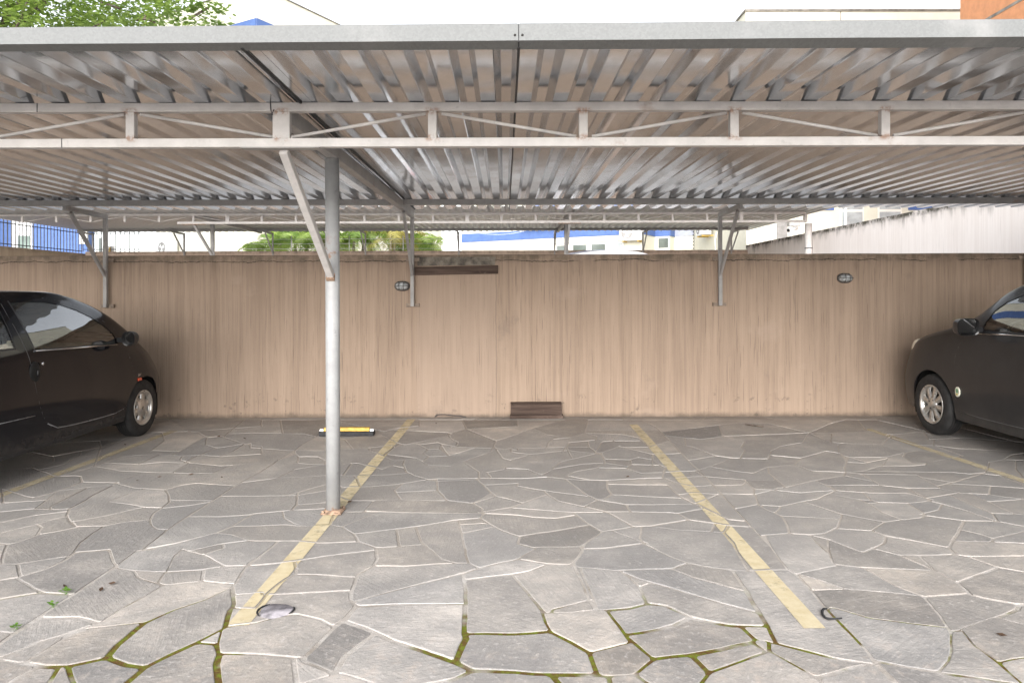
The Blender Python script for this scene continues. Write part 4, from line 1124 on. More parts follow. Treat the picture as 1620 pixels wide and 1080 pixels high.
def wheel_base(root, wx, wy, wz, s, rt, wid, rr):
    ax = (0, s, 0); o = (wx, wy, wz); h = wid / 2
    wh = bpy.data.objects.new('wheel', None); C.objects.link(wh); wh.parent = root; wh.location = o; wh['_org'] = o
    m = MB().lathe([(rr, -h * .9), (rr + .02, -h), (rt - .035, -h), (rt - .012, -h * .88), (rt, -h * .62), (rt, h * .62), (rt - .012, h * .88), (rt - .035, h), (rr + .022, h * 1.0), (rr + .006, h * .93), (rr - .002, h * .80)], ax, o, 48)
    m.build('tyre', 'tyre', wh)
    for q in (-.42, -.14, .14, .42): MB().lathe([(rt + .0004, h * q - .004), (rt + .0012, h * q), (rt + .0004, h * q + .004)], ax, o, 48).build('tread_groove', 'gap', wh)
    m = MB().lathe([(rr + .004, h * .95), (rr + .002, h * 1.0), (rr - .010, h * .98), (rr - .016, h * .80), (rr - .022, -h * .8)], ax, o, 48)
    m.build('rim', 'alloy', wh)
    MB().lathe([(0, h * .25), (rr * .80, h * .25), (rr * .80, h * .1), (rr - .02, h * .1), (rr - .02, -h * .7)], ax, o, 40).build('brake_disc', 'dark_metal', wh)
    return wh, ax, o, h
def spokes(wh, o, s, h, rr, n, inner, w0, w1, dome, phase=0):
    for k in range(n):
        m = MB()
        a = 2 * math.pi * k / n + phase; ca, sa = math.cos(a), math.sin(a)
        prof = [(inner * .6, w0, dome), (inner, w0, dome), ((inner + rr) * .5, (w0 + w1) / 2, dome * .96), (rr - .012, w1, dome * .82)]
        vs = []; fs = []
        for (r_, w_, hh) in prof:
            for (q, dy) in ((-1, -.018), (-.86, 0), (.86, 0), (1, -.018)):
                x, z = r_ * ca - w_ * q * sa, r_ * sa + w_ * q * ca
                vs.append((o[0] + x, o[1] + s * (hh + dy), o[2] + z))
        for i in range(3): fs += [(i * 4 + j, i * 4 + j + 1, i * 4 + j + 5, i * 4 + j + 4) for j in range(3)]
        m.add(vs, fs, 0, True).build('spoke', 'alloy', wh)
def wheel_six_hole(root, wx, wy, wz, s, P):
    rr = .168; wh, ax, o, h = wheel_base(root, wx, wy, wz, s, .277, .155, rr)
    spokes(wh, o, s, h, rr, 6, .075, .030, .052, h * .80, .3)
    MB().lathe([(0, h * .88), (.028, h * .87), (.034, h * .84), (.085, h * .82), (.092, h * .70)], ax, o, 32).build('hub', 'alloy', wh)
    m = MB(); d = .020; y = o[1] + s * (h * .89)
    m.add([(o[0], y, o[2] + d), (o[0] + d * .6, y, o[2]), (o[0], y, o[2] - d), (o[0] - d * .6, y, o[2])], [(0, 1, 2, 3)])
    m.build('hub_emblem', 'dark_metal', wh)
    m = MB().lathe([(rr - .012, h * .80), (rr - .03, h * .80), (rr - .034, h * .62)], ax, o, 40); m.build('rim_face', 'alloy', wh)
def wheel_eight_spoke(root, wx, wy, wz, s, P):
    rr = .186; wh, ax, o, h = wheel_base(root, wx, wy, wz, s, .294, .168, rr)
    spokes(wh, o, s, h, rr, 8, .055, .020, .036, h * .86, .22)
    MB().lathe([(0, h * .93), (.030, h * .92), (.034, h * .88), (.062, h * .86), (.066, h * .74)], ax, o, 32).build('hub', 'alloy', wh)
    for k in range(4):
        a = math.pi / 2 * k + .5; m = MB(); m.lathe([(0, .004), (.007, .003), (.008, 0)], ax, (o[0] + .046 * math.cos(a), o[1] + s * h * .87, o[2] + .046 * math.sin(a)), 10)
        m.build('wheel_bolt', 'dark_metal', wh)
    m = MB().lathe([(rr - .008, h * .84), (rr - .02, h * .80), (rr - .024, h * .6)], ax, o, 40); m.build('rim_face', 'alloy', wh)

TW = dict(nose=.605, tail=-2.83, hw=.815, axle=.277, wy=.71, arches=[(0, .318), (-2.345, .318)], axles=[0, -2.345], zplastic=.245, paint='paint_black',
  curves=dict(
    zt=[(.605, .50), (.59, .60), (.55, .685), (.48, .765), (.40, .815), (.25, .885), (.1, .945), (-.05, 1.005), (-.2, 1.070), (-.4, 1.185), (-.6, 1.285), (-.8, 1.36), (-1.0, 1.408), (-1.3, 1.432), (-1.8, 1.425), (-2.2, 1.39), (-2.45, 1.30), (-2.62, 1.10), (-2.75, .88), (-2.83, .62)],
    zf=[(.605, .30), (.55, .215), (.4, .19), (0, .185), (-2.4, .19), (-2.7, .24), (-2.83, .34)],
    yw=[(.605, .42), (.59, .52), (.55, .62), (.47, .70), (.35, .755), (.2, .79), (0, .808), (-.4, .813), (-1.5, .815), (-2.1, .81), (-2.4, .79), (-2.65, .72), (-2.78, .62), (-2.83, .52)],
    zw=[(.605, .42), (.4, .50), (0, .56), (-1.5, .58), (-2.5, .58), (-2.83, .48)],
    yb=[(.605, .38), (.59, .47), (.55, .56), (.47, .63), (.35, .68), (.2, .725), (0, .755), (-.4, .775), (-1.5, .775), (-2.1, .755), (-2.5, .70), (-2.7, .62), (-2.83, .48)],
    zb=[(.605, .46), (.59, .53), (.55, .60), (.47, .665), (.35, .725), (.2, .79), (0, .86), (-.2, .905), (-.5, .93), (-1.5, .955), (-2.3, .975), (-2.6, .90), (-2.75, .76), (-2.83, .56)],
    yr=[(.605, .33), (.55, .49), (.4, .585), (.2, .65), (0, .70), (-.15, .71), (-.4, .665), (-.7, .615), (-1.1, .585), (-1.6, .575), (-2.2, .57), (-2.5, .57), (-2.7, .55), (-2.83, .44)],
    zr=[(.605, .485), (.59, .57), (.55, .645), (.47, .715), (.35, .785), (.2, .855), (.08, .905), (-.08, .985), (-.23, 1.085), (-.4, 1.195), (-.63, 1.295), (-.85, 1.355), (-1.1, 1.39), (-1.5, 1.395), (-1.9, 1.375), (-2.2, 1.33), (-2.45, 1.23), (-2.62, 1.02), (-2.75, .82), (-2.83, .60)]),
  door=hull(spl([(-.315, .90), (-.235, .74), (-.215, .58), (-.235, .44), (-.33, .335), (-.55, .305), (-1.25, .325), (-1.43, .39), (-1.545, .55), (-1.60, .80), (-1.645, 1.1), (-1.655, 1.368), (-1.32, 1.372), (-1.04, 1.347), (-.80, 1.290), (-.60, 1.197), (-.41, 1.065)])),
  glass=hull([(-1.60, 1.345), (-1.40, 1.352), (-1.20, 1.346), (-1.02, 1.320), (-.84, 1.270), (-.68, 1.203), (-.55, 1.128), (-.45, 1.045), (-.415, .985), (-.43, .945), (-.47, .925), (-.9, .938), (-1.52, .958), (-1.545, .975)]),
  quarter=hull([(-1.72, .985), (-1.72, 1.32), (-1.9, 1.31), (-2.12, 1.25), (-2.28, 1.14), (-2.33, 1.03), (-2.30, .985)]),
  ws=hull([(.10, 0), (.06, .35), (-.03, .62), (-.06, .635), (-.75, .555), (-.84, .40), (-.87, 0), (-.84, -.40), (-.75, -.555), (-.06, -.635), (-.03, -.62), (.06, -.35)]),
  rear=(-2.3, .85, hull([(-.50, .95), (.50, .95), (.46, 1.26), (0, 1.30), (-.46, 1.26)])),
  handle=(-1.575, .80), hy=.797, hsize=(.058, .016, .085), round_handle=True, mirror=(-.46, .905, .985), msize=(.060, .066, .100), msq=.85, mroot=(.765, .965), mirrormat='plastic',
  trim=[(-.45, .93), (-.9, .940), (-1.54, .962)], trimout=.004, trimchrome=True, wheel=wheel_six_hole, dash=(-.30, .90), seatx=-1.35, rearx=-2.0, inmirror=(-.72, 1.26), drive=1)
MR = dict(nose=.75, tail=-3.05, hw=.832, axle=.294, wy=.735, arches=[(0, .345), (-2.45, .345)], axles=[0, -2.45], zplastic=.0, paint='paint_dusty',
  curves=dict(
    zt=[(.75, .52), (.735, .66), (.70, .765), (.62, .835), (.50, .905), (.35, .962), (.1, 1.030), (-.1, 1.075), (-.22, 1.110), (-.4, 1.21), (-.6, 1.32), (-.8, 1.42), (-1.0, 1.49), (-1.3, 1.53), (-1.8, 1.535), (-2.3, 1.49), (-2.7, 1.40), (-2.88, 1.20), (-3.0, .95), (-3.05, .66)],
    zf=[(.75, .30), (.70, .22), (.55, .19), (0, .19), (-2.6, .20), (-2.9, .25), (-3.05, .36)],
    yw=[(.75, .46), (.735, .56), (.70, .645), (.62, .72), (.48, .775), (.3, .81), (.1, .824), (-.4, .83), (-1.5, .832), (-2.4, .825), (-2.7, .79), (-2.92, .70), (-3.05, .54)],
    zw=[(.75, .42), (.4, .52), (0, .60), (-1.5, .62), (-2.6, .62), (-3.05, .5)],
    yb=[(.75, .42), (.735, .51), (.70, .59), (.62, .66), (.48, .715), (.3, .755), (.1, .772), (-.4, .782), (-1.5, .785), (-2.4, .765), (-2.7, .72), (-2.92, .62), (-3.05, .50)],
    zb=[(.75, .48), (.735, .58), (.70, .67), (.62, .735), (.5, .80), (.3, .875), (.1, .925), (-.2, .97), (-.5, 1.005), (-1.5, 1.035), (-2.5, 1.06), (-2.85, .98), (-2.98, .82), (-3.05, .6)],
    yr=[(.75, .38), (.70, .535), (.55, .64), (.3, .69), (.05, .72), (-.15, .73), (-.4, .705), (-.7, .655), (-1.1, .615), (-1.7, .60), (-2.4, .59), (-2.8, .58), (-2.95, .54), (-3.05, .46)],
    zr=[(.75, .505), (.735, .63), (.70, .73), (.62, .80), (.5, .870), (.35, .925), (.1, .985), (-.1, 1.025), (-.25, 1.06), (-.4, 1.11), (-.51, 1.17), (-.66, 1.275), (-.81, 1.37), (-1.0, 1.435), (-1.3, 1.475), (-1.8, 1.48), (-2.3, 1.435), (-2.7, 1.34), (-2.88, 1.12), (-3.0, .88), (-3.05, .63)]),
  door=hull(spl([(-.50, 1.03), (-.39, .86), (-.355, .66), (-.355, .46), (-.43, .33), (-.6, .30), (-1.3, .315), (-1.42, .38), (-1.47, .60), (-1.50, 1.0), (-1.51, 1.43), (-1.28, 1.435), (-1.02, 1.40), (-.80, 1.315), (-.62, 1.19)])),
  glass=hull([(-1.46, 1.415), (-1.25, 1.418), (-1.03, 1.380), (-.86, 1.315), (-.74, 1.23), (-.68, 1.13), (-.665, 1.05), (-.68, 1.03), (-1.44, 1.05)]),
  quarter=hull([(-1.56, 1.075), (-1.56, 1.415), (-1.9, 1.41), (-2.25, 1.35), (-2.42, 1.22), (-2.44, 1.10)]),
  ws=hull([(-.02, 0), (-.06, .35), (-.17, .62), (-.20, .64), (-.92, .575), (-.98, .4), (-1.0, 0), (-.98, -.4), (-.92, -.575), (-.20, -.64), (-.17, -.62), (-.06, -.35)]),
  rear=(-2.6, .95, hull([(-.52, 1.05), (.52, 1.05), (.48, 1.36), (0, 1.40), (-.48, 1.36)])),
  handle=(-1.36, .90), hy=.808, hsize=(.085, .022, .02), round_handle=False, mirror=(-.735, .945, 1.085), msize=(.098, .075, .10), msq=.62, mroot=(.775, 1.05), mirrormat='paint_dusty',
  trim=[(-.62, 1.018), (-1.0, 1.032), (-1.45, 1.040)], trimout=.006, trimchrome=True, wheel=wheel_eight_spoke, dash=(-.42, .98), seatx=-1.35, rearx=-2.15, inmirror=(-.86, 1.36), drive=1)
GZ = .006
tw, TF = make_car(TW, (-3.615 - .815, 6.85, GZ), R(90), 'shiny black three door hatchback with six hole alloy wheels parked at the left', 'car')
mr, MF = make_car(MR, (4.065 + .832, 6.80, GZ), R(90), 'dusty dark grey hatchback with spoked silver wheels and a door sticker parked at the right', 'car')
def text_mesh(s, size, mat, name, parent, mw):
    cu = bpy.data.curves.new(name, 'FONT'); cu.body = s; cu.size = size; cu.extrude = .0008; cu.align_x = 'CENTER'; cu.align_y = 'CENTER'
    tmp = bpy.data.objects.new('tmp', cu); C.objects.link(tmp)
    dg = bpy.context.evaluated_depsgraph_get(); me = bpy.data.meshes.new_from_object(tmp.evaluated_get(dg))
    bpy.data.objects.remove(tmp); me.materials.clear(); me.materials.append(MT[mat]); me.name = name
    o = bpy.data.objects.new(name, me); C.objects.link(o); o.parent = parent; o.matrix_local = mw
    return o
# orange repeater and lettering on the right front wing (car's -y side), bumper corner strip
for s in (1, -1):
    yy = s * (.812)
    MB().box((-.155, min(yy - .01, yy + .003), .555), (-.095, max(yy - .01, yy + .003), .583)).build('side_repeater', 'lamp_orange', tw, bevel=.004)
    text_mesh('16V', .036, 'chrome', 'badge', tw, Matrix.Translation((-.125, s * .8135, .612)) @ (Matrix.Rotation(R(90), 4, 'X') if s < 0 else Matrix.Rotation(R(180), 4, 'Z') @ Matrix.Rotation(R(90), 4, 'X')))
    MB().ball((.475, s * .53, .665), (.085, .09, .07), 18, 12).build('headlight', 'lamp_clear', tw)
MB().tube([(.606, -.36, .50), (.612, -.2, .50), (.613, 0, .50), (.612, .2, .50), (.606, .36, .50)], .03, 8).build('bumper_strip', 'plastic', tw)
for s in (1, -1):                                             # bulging headlights on the wing corners
    b_ = MB(); b_.ball((0, 0, 0), (.15, .075, .085), 20, 14)
    mt_ = Matrix.Translation((.50, s * .635, .795)) @ Matrix.Rotation(R(-s * 28), 4, 'Z') @ Matrix.Rotation(R(36), 4, 'Y')
    b_.v = [tuple(mt_ @ Vector(v)) for v in b_.v]; b_.build('headlight', 'lamp_clear', mr)
def side_y(F, x, z):
    zf, zw, yw = F['zf'](x), F['zw'](x), F['yw'](x); q = (z - zf) / (zw - zf)
    return yw * (.955 + .02 * (q - .12) / .33 if q < .45 else .975 + .025 * (q - .45) / .55)
for s in (1, -1):
    for nm, ln in (('sill_line', [(-.36, .325), (-.50, .303), (-.80, .305), (-1.10, .315), (-1.30, .328), (-1.43, .385)]), ('side_glint', [(-1.585, .475), (-1.75, .478), (-1.98, .482)])):  # pale tubes paint the light reflected along the lower body
        MB().tube([(x, s * (side_y(TF, x, z) + .001), z) for x, z in ln], .0035, 6).build(nm, 'pale_line', tw)
    MB().tube([(x, s * (side_y(MF, x, z) + .001), z) for x, z in [(-.42, .295), (-.7, .285), (-1.1, .29), (-1.45, .30), (-2.05, .31)]], .004, 6).build('sill_line', 'seam', mr)
# oval sticker low on the left front door of the dusty car
n = 24; yy = .8345
def oval_disc(rx, rz, y, cx=-.43, cz=.475): return [(cx + rx * math.cos(2 * math.pi * k / n), y, cz + rz * math.sin(2 * math.pi * k / n)) for k in range(n)]
MT['sticker'] = simple('pale_sticker', (.72, .70, .58), .5); MT['sticker_green'] = simple('green_print', (.16, .36, .20), .5); MT['sticker_yellow'] = simple('yellow_print', (.65, .52, .10), .5)
stk = MB().add(oval_disc(.030, .046, yy) + oval_disc(.030, .046, yy - .012), [tuple(range(n))[::-1]] + [(k, (k + 1) % n, n + (k + 1) % n, n + k) for k in range(n)]).build('sticker', 'sticker', mr)
MB().add(oval_disc(.018, .020, yy + .0012, cz=.485), [tuple(range(n))[::-1]]).build('print', 'sticker_green', stk)
MB().add(oval_disc(.016, .008, yy + .0012, cz=.452), [tuple(range(n))[::-1]]).build('print', 'sticker_yellow', stk)
# the silver car on the rear lot, only its roof showing over the wall
RD = dict(MR); RD['paint'] = 'paint_silver'; RD['mirrormat'] = 'paint_silver'; RD['trim'] = None
rd, _ = make_car(RD, (3.65, 15.9, .8), R(14), 'pale silver car behind the tan wall with only its roof line showing', 'car')
for s in (1, -1): MB().ball((-2.93, s * .56, .98), (.06, .09, .13), 14, 10).build('tail_light', 'lamp_red', rd)
MB().box((-2.80, -.14, 1.385), (-2.775, .14, 1.41)).build('brake_light', 'lamp_red', rd, bevel=.004)
# ------------------------------------------------------------------ buildings behind
MT['greyglass'] = simple('pale_reflecting_pane', (.42, .45, .46), .12, 0, .12, 3, spec=.7)
MT['greenglass'] = simple('grey_green_pane', (.20, .25, .23), .12, 0, .15, 3, spec=.6)
D1 = Vector((-1.752, 1)).normalized(); D2 = Vector((.5545, 1)).normalized()   # the rotated blocks' two wall directions
def v3(p, z): return (p[0], p[1], z)
def wall_prism(poly, z0, z1, mi=0, m=None): return (m or MB()).prism([tuple(p) for p in poly], z0, z1, 'xy', mi)
def facade_box(a, b, z0, z1, out, back, m=None, mi=0):       # box along wall line a->b, standing `out` proud of it (right-hand side of a->b is outside)
    a, b = Vector(a), Vector(b); d = (b - a).normalized(); n = Vector((d.y, -d.x))
    return wall_prism([a + n * out, b + n * out, b - n * back, a - n * back], z0, z1, mi, m)
def on_line(a, d, px):                                        # point of a wall line that shows at photo column px
    k = (px - PPX) / FPX
    t_ = (k * a.y - a.x) / (d.x - k * d.y)
    return a + d * t_
# tall white block with blue band, its corner towards us
c1 = Vector((-405 * 26 / 1100, 26.0))
b1 = thing('apartment_building', (c1.x, c1.y, .8), 'tall cream block with a blue band near its top behind the tree and palms', 'building')
La, Lb = c1 + D1 * 6.15, c1 + D2 * 12
wall_prism([c1, Lb, Lb + D1 * 6.15, La], .8, 12.9).build('wall', 'cream', b1)
m = facade_box(La, c1, 10.3, 11.68, .04, -.002); m.build('band', 'blue', b1)
facade_box(c1 - D1 * -.0, Lb, 10.3, 11.68, .04, -.002).build('band', 'blue', b1)
facade_box(c1, Lb, 12.9, 12.93, .05, .2).build('coping', 'coping', b1)
facade_box(La, c1, 12.9, 12.93, .05, .2).build('coping', 'coping', b1)
p = on_line(c1, D1, 157); q = on_line(c1, D1, 160.5)
facade_box(p, q, 2.75, 3.9, .03, -.002).build('window', 'pane', b1)
p = on_line(c1, D1, 288); q = on_line(c1, D1, 297)
facade_box(p, q, .9, 9.0, .06, -.002).build('pilaster', 'offwhite', b1)
# middle block: blue band over a row of windows
p0 = Vector((-2.21, 30.0)); e1 = on_line(p0, -D1, 1017)
e2 = on_line(e1, D2, 1036); e3 = on_line(e2, -D1, 1060); e4 = on_line(e3, D2, 1067); e5 = on_line(e4, -D1, 1106)
b2 = thing('clinic_building', (p0.x, p0.y, .8), 'low cream building with a wide blue band above its window row behind the rear wall', 'building')
wall_prism([p0, e1, e2, e3, e4, e5, e5 + D2 * 9, p0 + D2 * 14], .8, 6.2).build('wall', 'cream', b2)
pm_ = on_line(p0, -D1, 830)
facade_box(p0, pm_, 3.57, 3.93, .03, -.002).build('band', 'blue', b2)
facade_box(pm_, e1, 3.58, 5.2, .035, -.002).build('band', 'blue', b2)
facade_box(pm_ + D1 * -.05, on_line(p0, -D1, 905), 4.02, 4.3, .35, -.04).build('ledge', 'blue', b2)
for a, b in ((e1, e2), (e2, e3), (e3, e4)): facade_box(a, b, 3.58, 5.2, .03, -.002).build('band', 'blue', b2)
facade_box(e4, e5, 3.60, 5.2, .03, -.002).build('band', 'greyblue', b2)
for (xa, xb, mat) in ((880, 902, 'pane'), (905.5, 930, 'pane'), (934.5, 960, 'pane'), (963.5, 987.5, 'greyblue')):
    a, b = on_line(p0, -D1, xa), on_line(p0, -D1, xb)
    wn = facade_box(a, b, 2.0, 3.33, .03, -.002).build('window', 'frame', b2)
    d = (b - a).normalized()
    facade_box(a + d * .05, b - d * .05, 2.05, 3.27, .035, -.03).build('pane', mat if mat == 'pane' else 'greyglass', wn)
facade_box(on_line(p0, -D1, 875), e1, 3.36, 3.42, .08, -.002).build('window_ledge', 'frame', b2)
a, b = on_line(e2, -D1, 1041), on_line(e2, -D1, 1059)
wn = facade_box(a, b, 2.0, 3.57, .03, -.002).build('window', 'frame', b2); d = (b - a).normalized()
for z0, z1 in ((2.1, 3.02), (3.12, 3.5)): facade_box(a + d * .03, b - d * .03, z0, z1, .035, -.03).build('pane', 'pane', wn)
# right block
b3 = thing('apartment_building', (7.04, 21, .8), 'cream block with dark coping whose parapet shows above the carport at the right', 'building')
MB().box((7.04, 21, .8), (17, 27.2, 9.86)).build('wall', 'cream', b3)
MB().box((7.0, 20.96, 9.86), (17.04, 27.24, 9.92)).build('coping', 'coping', b3)
MB().box((9.9, 20.994, 8.0), (9.925, 21.01, 9.86)).build('joint', 'coping', b3)
def fx(px, Y=21.0): return (px - PPX) * Y / FPX
for (xa, xb) in ((1329, 1366), (1388, 1426)):
    wn = MB().box((fx(xa), 20.95, 3.25), (fx(xb), 20.999, 4.6)).build('window', 'frame', b3)
    for z0, z1 in ((3.30, 3.80), (3.88, 4.5)):
        MB().box((fx(xa) + .05, 20.94, z0), (fx(xb) - .05, 20.949, z1)).build('pane', 'greyglass', wn)
MB().box((fx(1278), 20.96, 3.86), (fx(1319), 20.999, 4.7)).build('panel', 'blue', b3)
MB().box((fx(1437), 20.96, 3.86), (fx(1480), 20.999, 4.7)).build('panel', 'blue', b3)
MB().box((fx(1229), 20.95, 2.2), (fx(1245), 20.999, 3.75)).build('grille', 'louvre', b3)
MB().box((fx(1219), 20.97, 2.0), (fx(1224), 20.999, 5.0)).build('pilaster', 'offwhite', b3)
MB().tube([(fx(1334.5), 20.85, 5.5), (fx(1334.5), 20.85, 3.15), (fx(1326), 20.85, 3.08), (fx(1320), 20.85, 3.08)], .04, 10).build('downpipe', 'white', b3)
# orange block far right
b4 = thing('apartment_building', (8.5, 9, .8), 'orange rendered wall with a dark groove above the carport at the upper right corner', 'building')
MB().box((8.5, 4.0, -.1), (16, 13.2, 14)).build('wall', 'orange', b4)
MB().box((8.494, 4.0, 6.24), (8.506, 13.19, 6.29)).build('groove', 'coping', b4)
# blue house at the left
b5 = thing('house', (-15.4, 23, .8), 'bright blue house with a white window bay behind the iron railing at the left', 'house')
MB().box((-17.4, 23.0, .8), (-14.05, 23.35, 4.6)).build('wall', 'blue', b5)
wb = MB().box((fx(20, 23), 22.93, .8), (fx(53, 23), 22.999, 4.0)).build('bay', 'white', b5)
MB().box((fx(31, 23), 22.92, 2.6), (fx(51, 23), 22.929, 3.33)).build('window', 'greenglass', wb)
wn = MB().box((fx(126, 23), 22.95, 3.05), (fx(140, 23), 22.999, 3.5)).build('window', 'frame', b5)
# ------------------------------------------------------------------ air conditioners
def aircon(px0, px1, py0, py1, wall_pt, dirv, label):
    dirv = Vector(dirv).normalized(); n = Vector((dirv.y, -dirv.x))
    a = Vector(wall_pt); W = .86; Hh = .56
    z0 = py0; r_ = thing('air_conditioner', (a.x, a.y, z0), label, 'air conditioner', 'air conditioner units hung on the building walls')
    def P(u, out, z): q = a + dirv * u + n * out; return (q.x, q.y, z)
    def bx(u0, u1, o0, o1, za, zb): return MB().add([P(u0, o0, za), P(u1, o0, za), P(u1, o1, za), P(u0, o1, za), P(u0, o0, zb), P(u1, o0, zb), P(u1, o1, zb), P(u0, o1, zb)], [(0, 3, 2, 1), (4, 5, 6, 7), (0, 1, 5, 4), (1, 2, 6, 5), (2, 3, 7, 6), (3, 0, 4, 7)])
    bx(0, W, .10, .42, z0, z0 + Hh).build('casing', 'white', r_, bevel=.015)
    nn = (n.x, n.y, 0); ctr = P(W * .36, .421, z0 + Hh * .5)
    MB().lathe([(.225, 0), (.225, .012), (.205, .012), (.200, .002), (0, .002)], nn, ctr, 28).build('fan_guard', 'greytarp', r_)
    m = MB()
    for k in range(3):
        an = 2 * math.pi * k / 3; u = Vector((dirv.x, dirv.y, 0)); c = Vector(ctr) + Vector(nn) * .008
        p1 = c + (u * math.cos(an) + Vector((0, 0, 1)) * math.sin(an)) * .19; p2 = c + (u * math.cos(an + .9) + Vector((0, 0, 1)) * math.sin(an + .9)) * .17
        m.add([c, p1, p2], [(0, 1, 2)])
    m.lathe([(.05, .006), (0, .012)], nn, ctr, 14); m.build('fan', 'white', r_)
    for u in (.12, .70): bx(u, u + .05, 0, .40, z0 - .05, z0 - .004).build('bracket', 'hazard' if u < .5 else 'hazard', r_)
    MB().lathe([(.018, .0), (.018, .004), (0, .004)], nn, P(W * .80, .421, z0 + Hh * .86), 10).build('emblem', 'lamp_red', r_)
    return r_
q = on_line(c1, D1, 264); aircon(0, 0, 2.98, 0, q, -D1, 'white air conditioner unit on the cream wall left of the palms')
q = on_line(p0, -D1, 986); aircon(0, 0, 3.33, 0, q, -D1, 'white air conditioner unit with visible fan between the blue band and windows')
aircon(0, 0, 3.42, 0, (7.04, 25.2), (0, -1), 'white air conditioner unit seen from its side on the cream block')
tag(MB().tube([(7.0, 23.9, 3.45), (6.97, 24.0, 3.2), (7.0, 24.05, 2.9), (7.0, 24.05, 2.2)], .02, 8).build('hose', 'white'), 'thin pale hose hanging below the side mounted air conditioner', 'hose')
# lattice between the two blocks
m = MB()
for k in range(16):
    z = 2.3 + .13 * k
    m.bar((6.98, 27.0, z), (7.28, 27.0, z + .3), .018, .018); m.bar((7.28, 27.012, z), (6.98, 27.012, z + .3), .018, .018)
tag(m.build('lattice', 'iron'), 'dark diagonal lattice screen between the blue banded building and cream block', 'lattice')
# ------------------------------------------------------------------ railing, wires, camera
rl = thing('railing', (-12.1, 19.5, 2.53), 'black iron railing of thin upright bars on top of the left walls', 'railing')
m = MB()
y = 13.0
while y < 19.5: m.bar((-12.1, y, 2.53), (-12.1, y, 3.24), .016, .016, (0, 1, 0)); y += .13
m.bar((-12.1, 13.0, 3.1), (-12.1, 19.5, 3.1), .02, .02); m.bar((-12.1, 13.0, 2.60), (-12.1, 19.5, 2.60), .02, .02); m.build('side_panel', 'iron', rl)
m = MB(); x = -12.1
while x < -10.4: m.bar((x, 19.56, 2.585), (x, 19.56, 3.24), .016, .016, (0, 1, 0)); x += .131
m.bar((-12.1, 19.56, 3.1), (-10.45, 19.56, 3.1), .02, .02); m.bar((-12.1, 19.56, 2.65), (-10.45, 19.56, 2.65), .02, .02); m.build('back_panel', 'iron', rl)
ef = thing('electric_fence', (-5, 19.6, 2.58), 'electric fence of thin white wires in front of the palms', 'electric fence')
for z in (2.66, 2.80, 2.93):
    MB().tube([(-8.0, 19.6, z), (-6.2, 19.6, z - .01), (-4.6, 19.6, z), (-2.0, 19.6, z - .008)], .006, 5).build('wire', 'white', ef)
for x in (-6.25, -4.62, -3.1): MB().tube([(x, 19.6, 2.55), (x, 19.6, 3.02)], .012, 8).build('pole', 'white', ef)
cc = thing('security_camera', (6.28, 15.3, 2.93), 'white security camera hanging under the far truss near the side wall', 'security camera')
MB().box((6.06, 15.24, 2.845), (6.32, 15.40, 2.929)).build('junction_box', 'white', cc, bevel=.012)
MB().tube([(6.19, 15.3, 2.86), (6.17, 15.28, 2.80), (6.12, 15.2, 2.78)], .018, 8).build('arm', 'white', cc)
MB().tube([(6.20, 15.22, 2.80), (6.0, 15.14, 2.74)], .045, 14).build('housing', 'white', cc)
MB().tube([(5.999, 15.1396, 2.7398), (5.985, 15.134, 2.736)], .038, 14).build('lens', 'rubber', cc)
def sag(a, b, d, n=14): return [tuple(Vector(a).lerp(Vector(b), i / n) - Vector((0, 0, d * 4 * (i / n) * (1 - i / n)))) for i in range(n + 1)]
tag(MB().tube(sag(at(733, 363, 27), at(845, 361, 26.5), .22), .006, 6).build('cable', 'white'), 'thin pale cable sagging in front of the blue band', 'cable')
hb = thing('hazard_board', tuple(at(171, 399, 19.9)), 'small white board with ochre stripes on the back wall by the railing', 'hazard board')
a, b = at(162, 401, 19.9), at(181, 389.5, 19.9)
MB().box((a.x, 19.9, a.z), (b.x, 19.92, b.z)).build('board', 'white', hb)
for k in range(2):
    x = a.x + .06 + .11 * k
    MB().prism([(x, a.z + .05), (x + .06, a.z + .05), (x + .09, b.z - .03), (x + .03, b.z - .03)], 19.892, 19.899).build('stripe', 'hazard', hb)
# ------------------------------------------------------------------ small things on the ground
st = gp(546, 690.5); ws = thing('wheel_stop', (st.x, st.y + .06, 0), 'yellow topped black wheel stop lying on the paving behind the post', 'wheel stop')
xa, xb, y_ = gp(503, 691).x, gp(590, 691).x, st.y
MB().box((xa, y_, .006), (xb, y_ + .10, .046)).build('base', 'rubber', ws, bevel=.006)
MB().prism([(y_ + .022, .047), (y_ + .080, .047), (y_ + .072, .083), (y_ + .030, .083)], xa + .045, xb - .045, 'yz').build('bar', 'yellow', ws, bevel=.005)
for x in (xa + .005, xb - .04): MB().prism([(y_ + .03, .047), (y_ + .07, .047), (y_ + .065, .066), (y_ + .035, .066)], x, x + .035, 'yz').build('end_bracket', 'white', ws)
pl = gp(437, 968); MT['plug'] = simple('violet_grey_fill', (.33, .305, .325), .7, 0, .3, 20, .3)
fp = thing('floor_plug', (pl.x, pl.y, 0), 'round violet grey filled hole in the paving beside the left yellow line', 'floor plug')
m = MB(); vs = [(pl.x, pl.y, .0125)]; n = 30
for k in range(n):
    a = 2 * math.pi * k / n; r_ = 1 + .08 * math.sin(3 * a + 1) + .04 * math.sin(7 * a); vs.append((pl.x + .068 * r_ * math.cos(a), pl.y + .060 * r_ * math.sin(a), .0118))
for k in range(n):
    a = 2 * math.pi * k / n; r_ = 1 + .08 * math.sin(3 * a + 1); vs.append((pl.x + .074 * r_ * math.cos(a), pl.y + .066 * r_ * math.sin(a), .003))
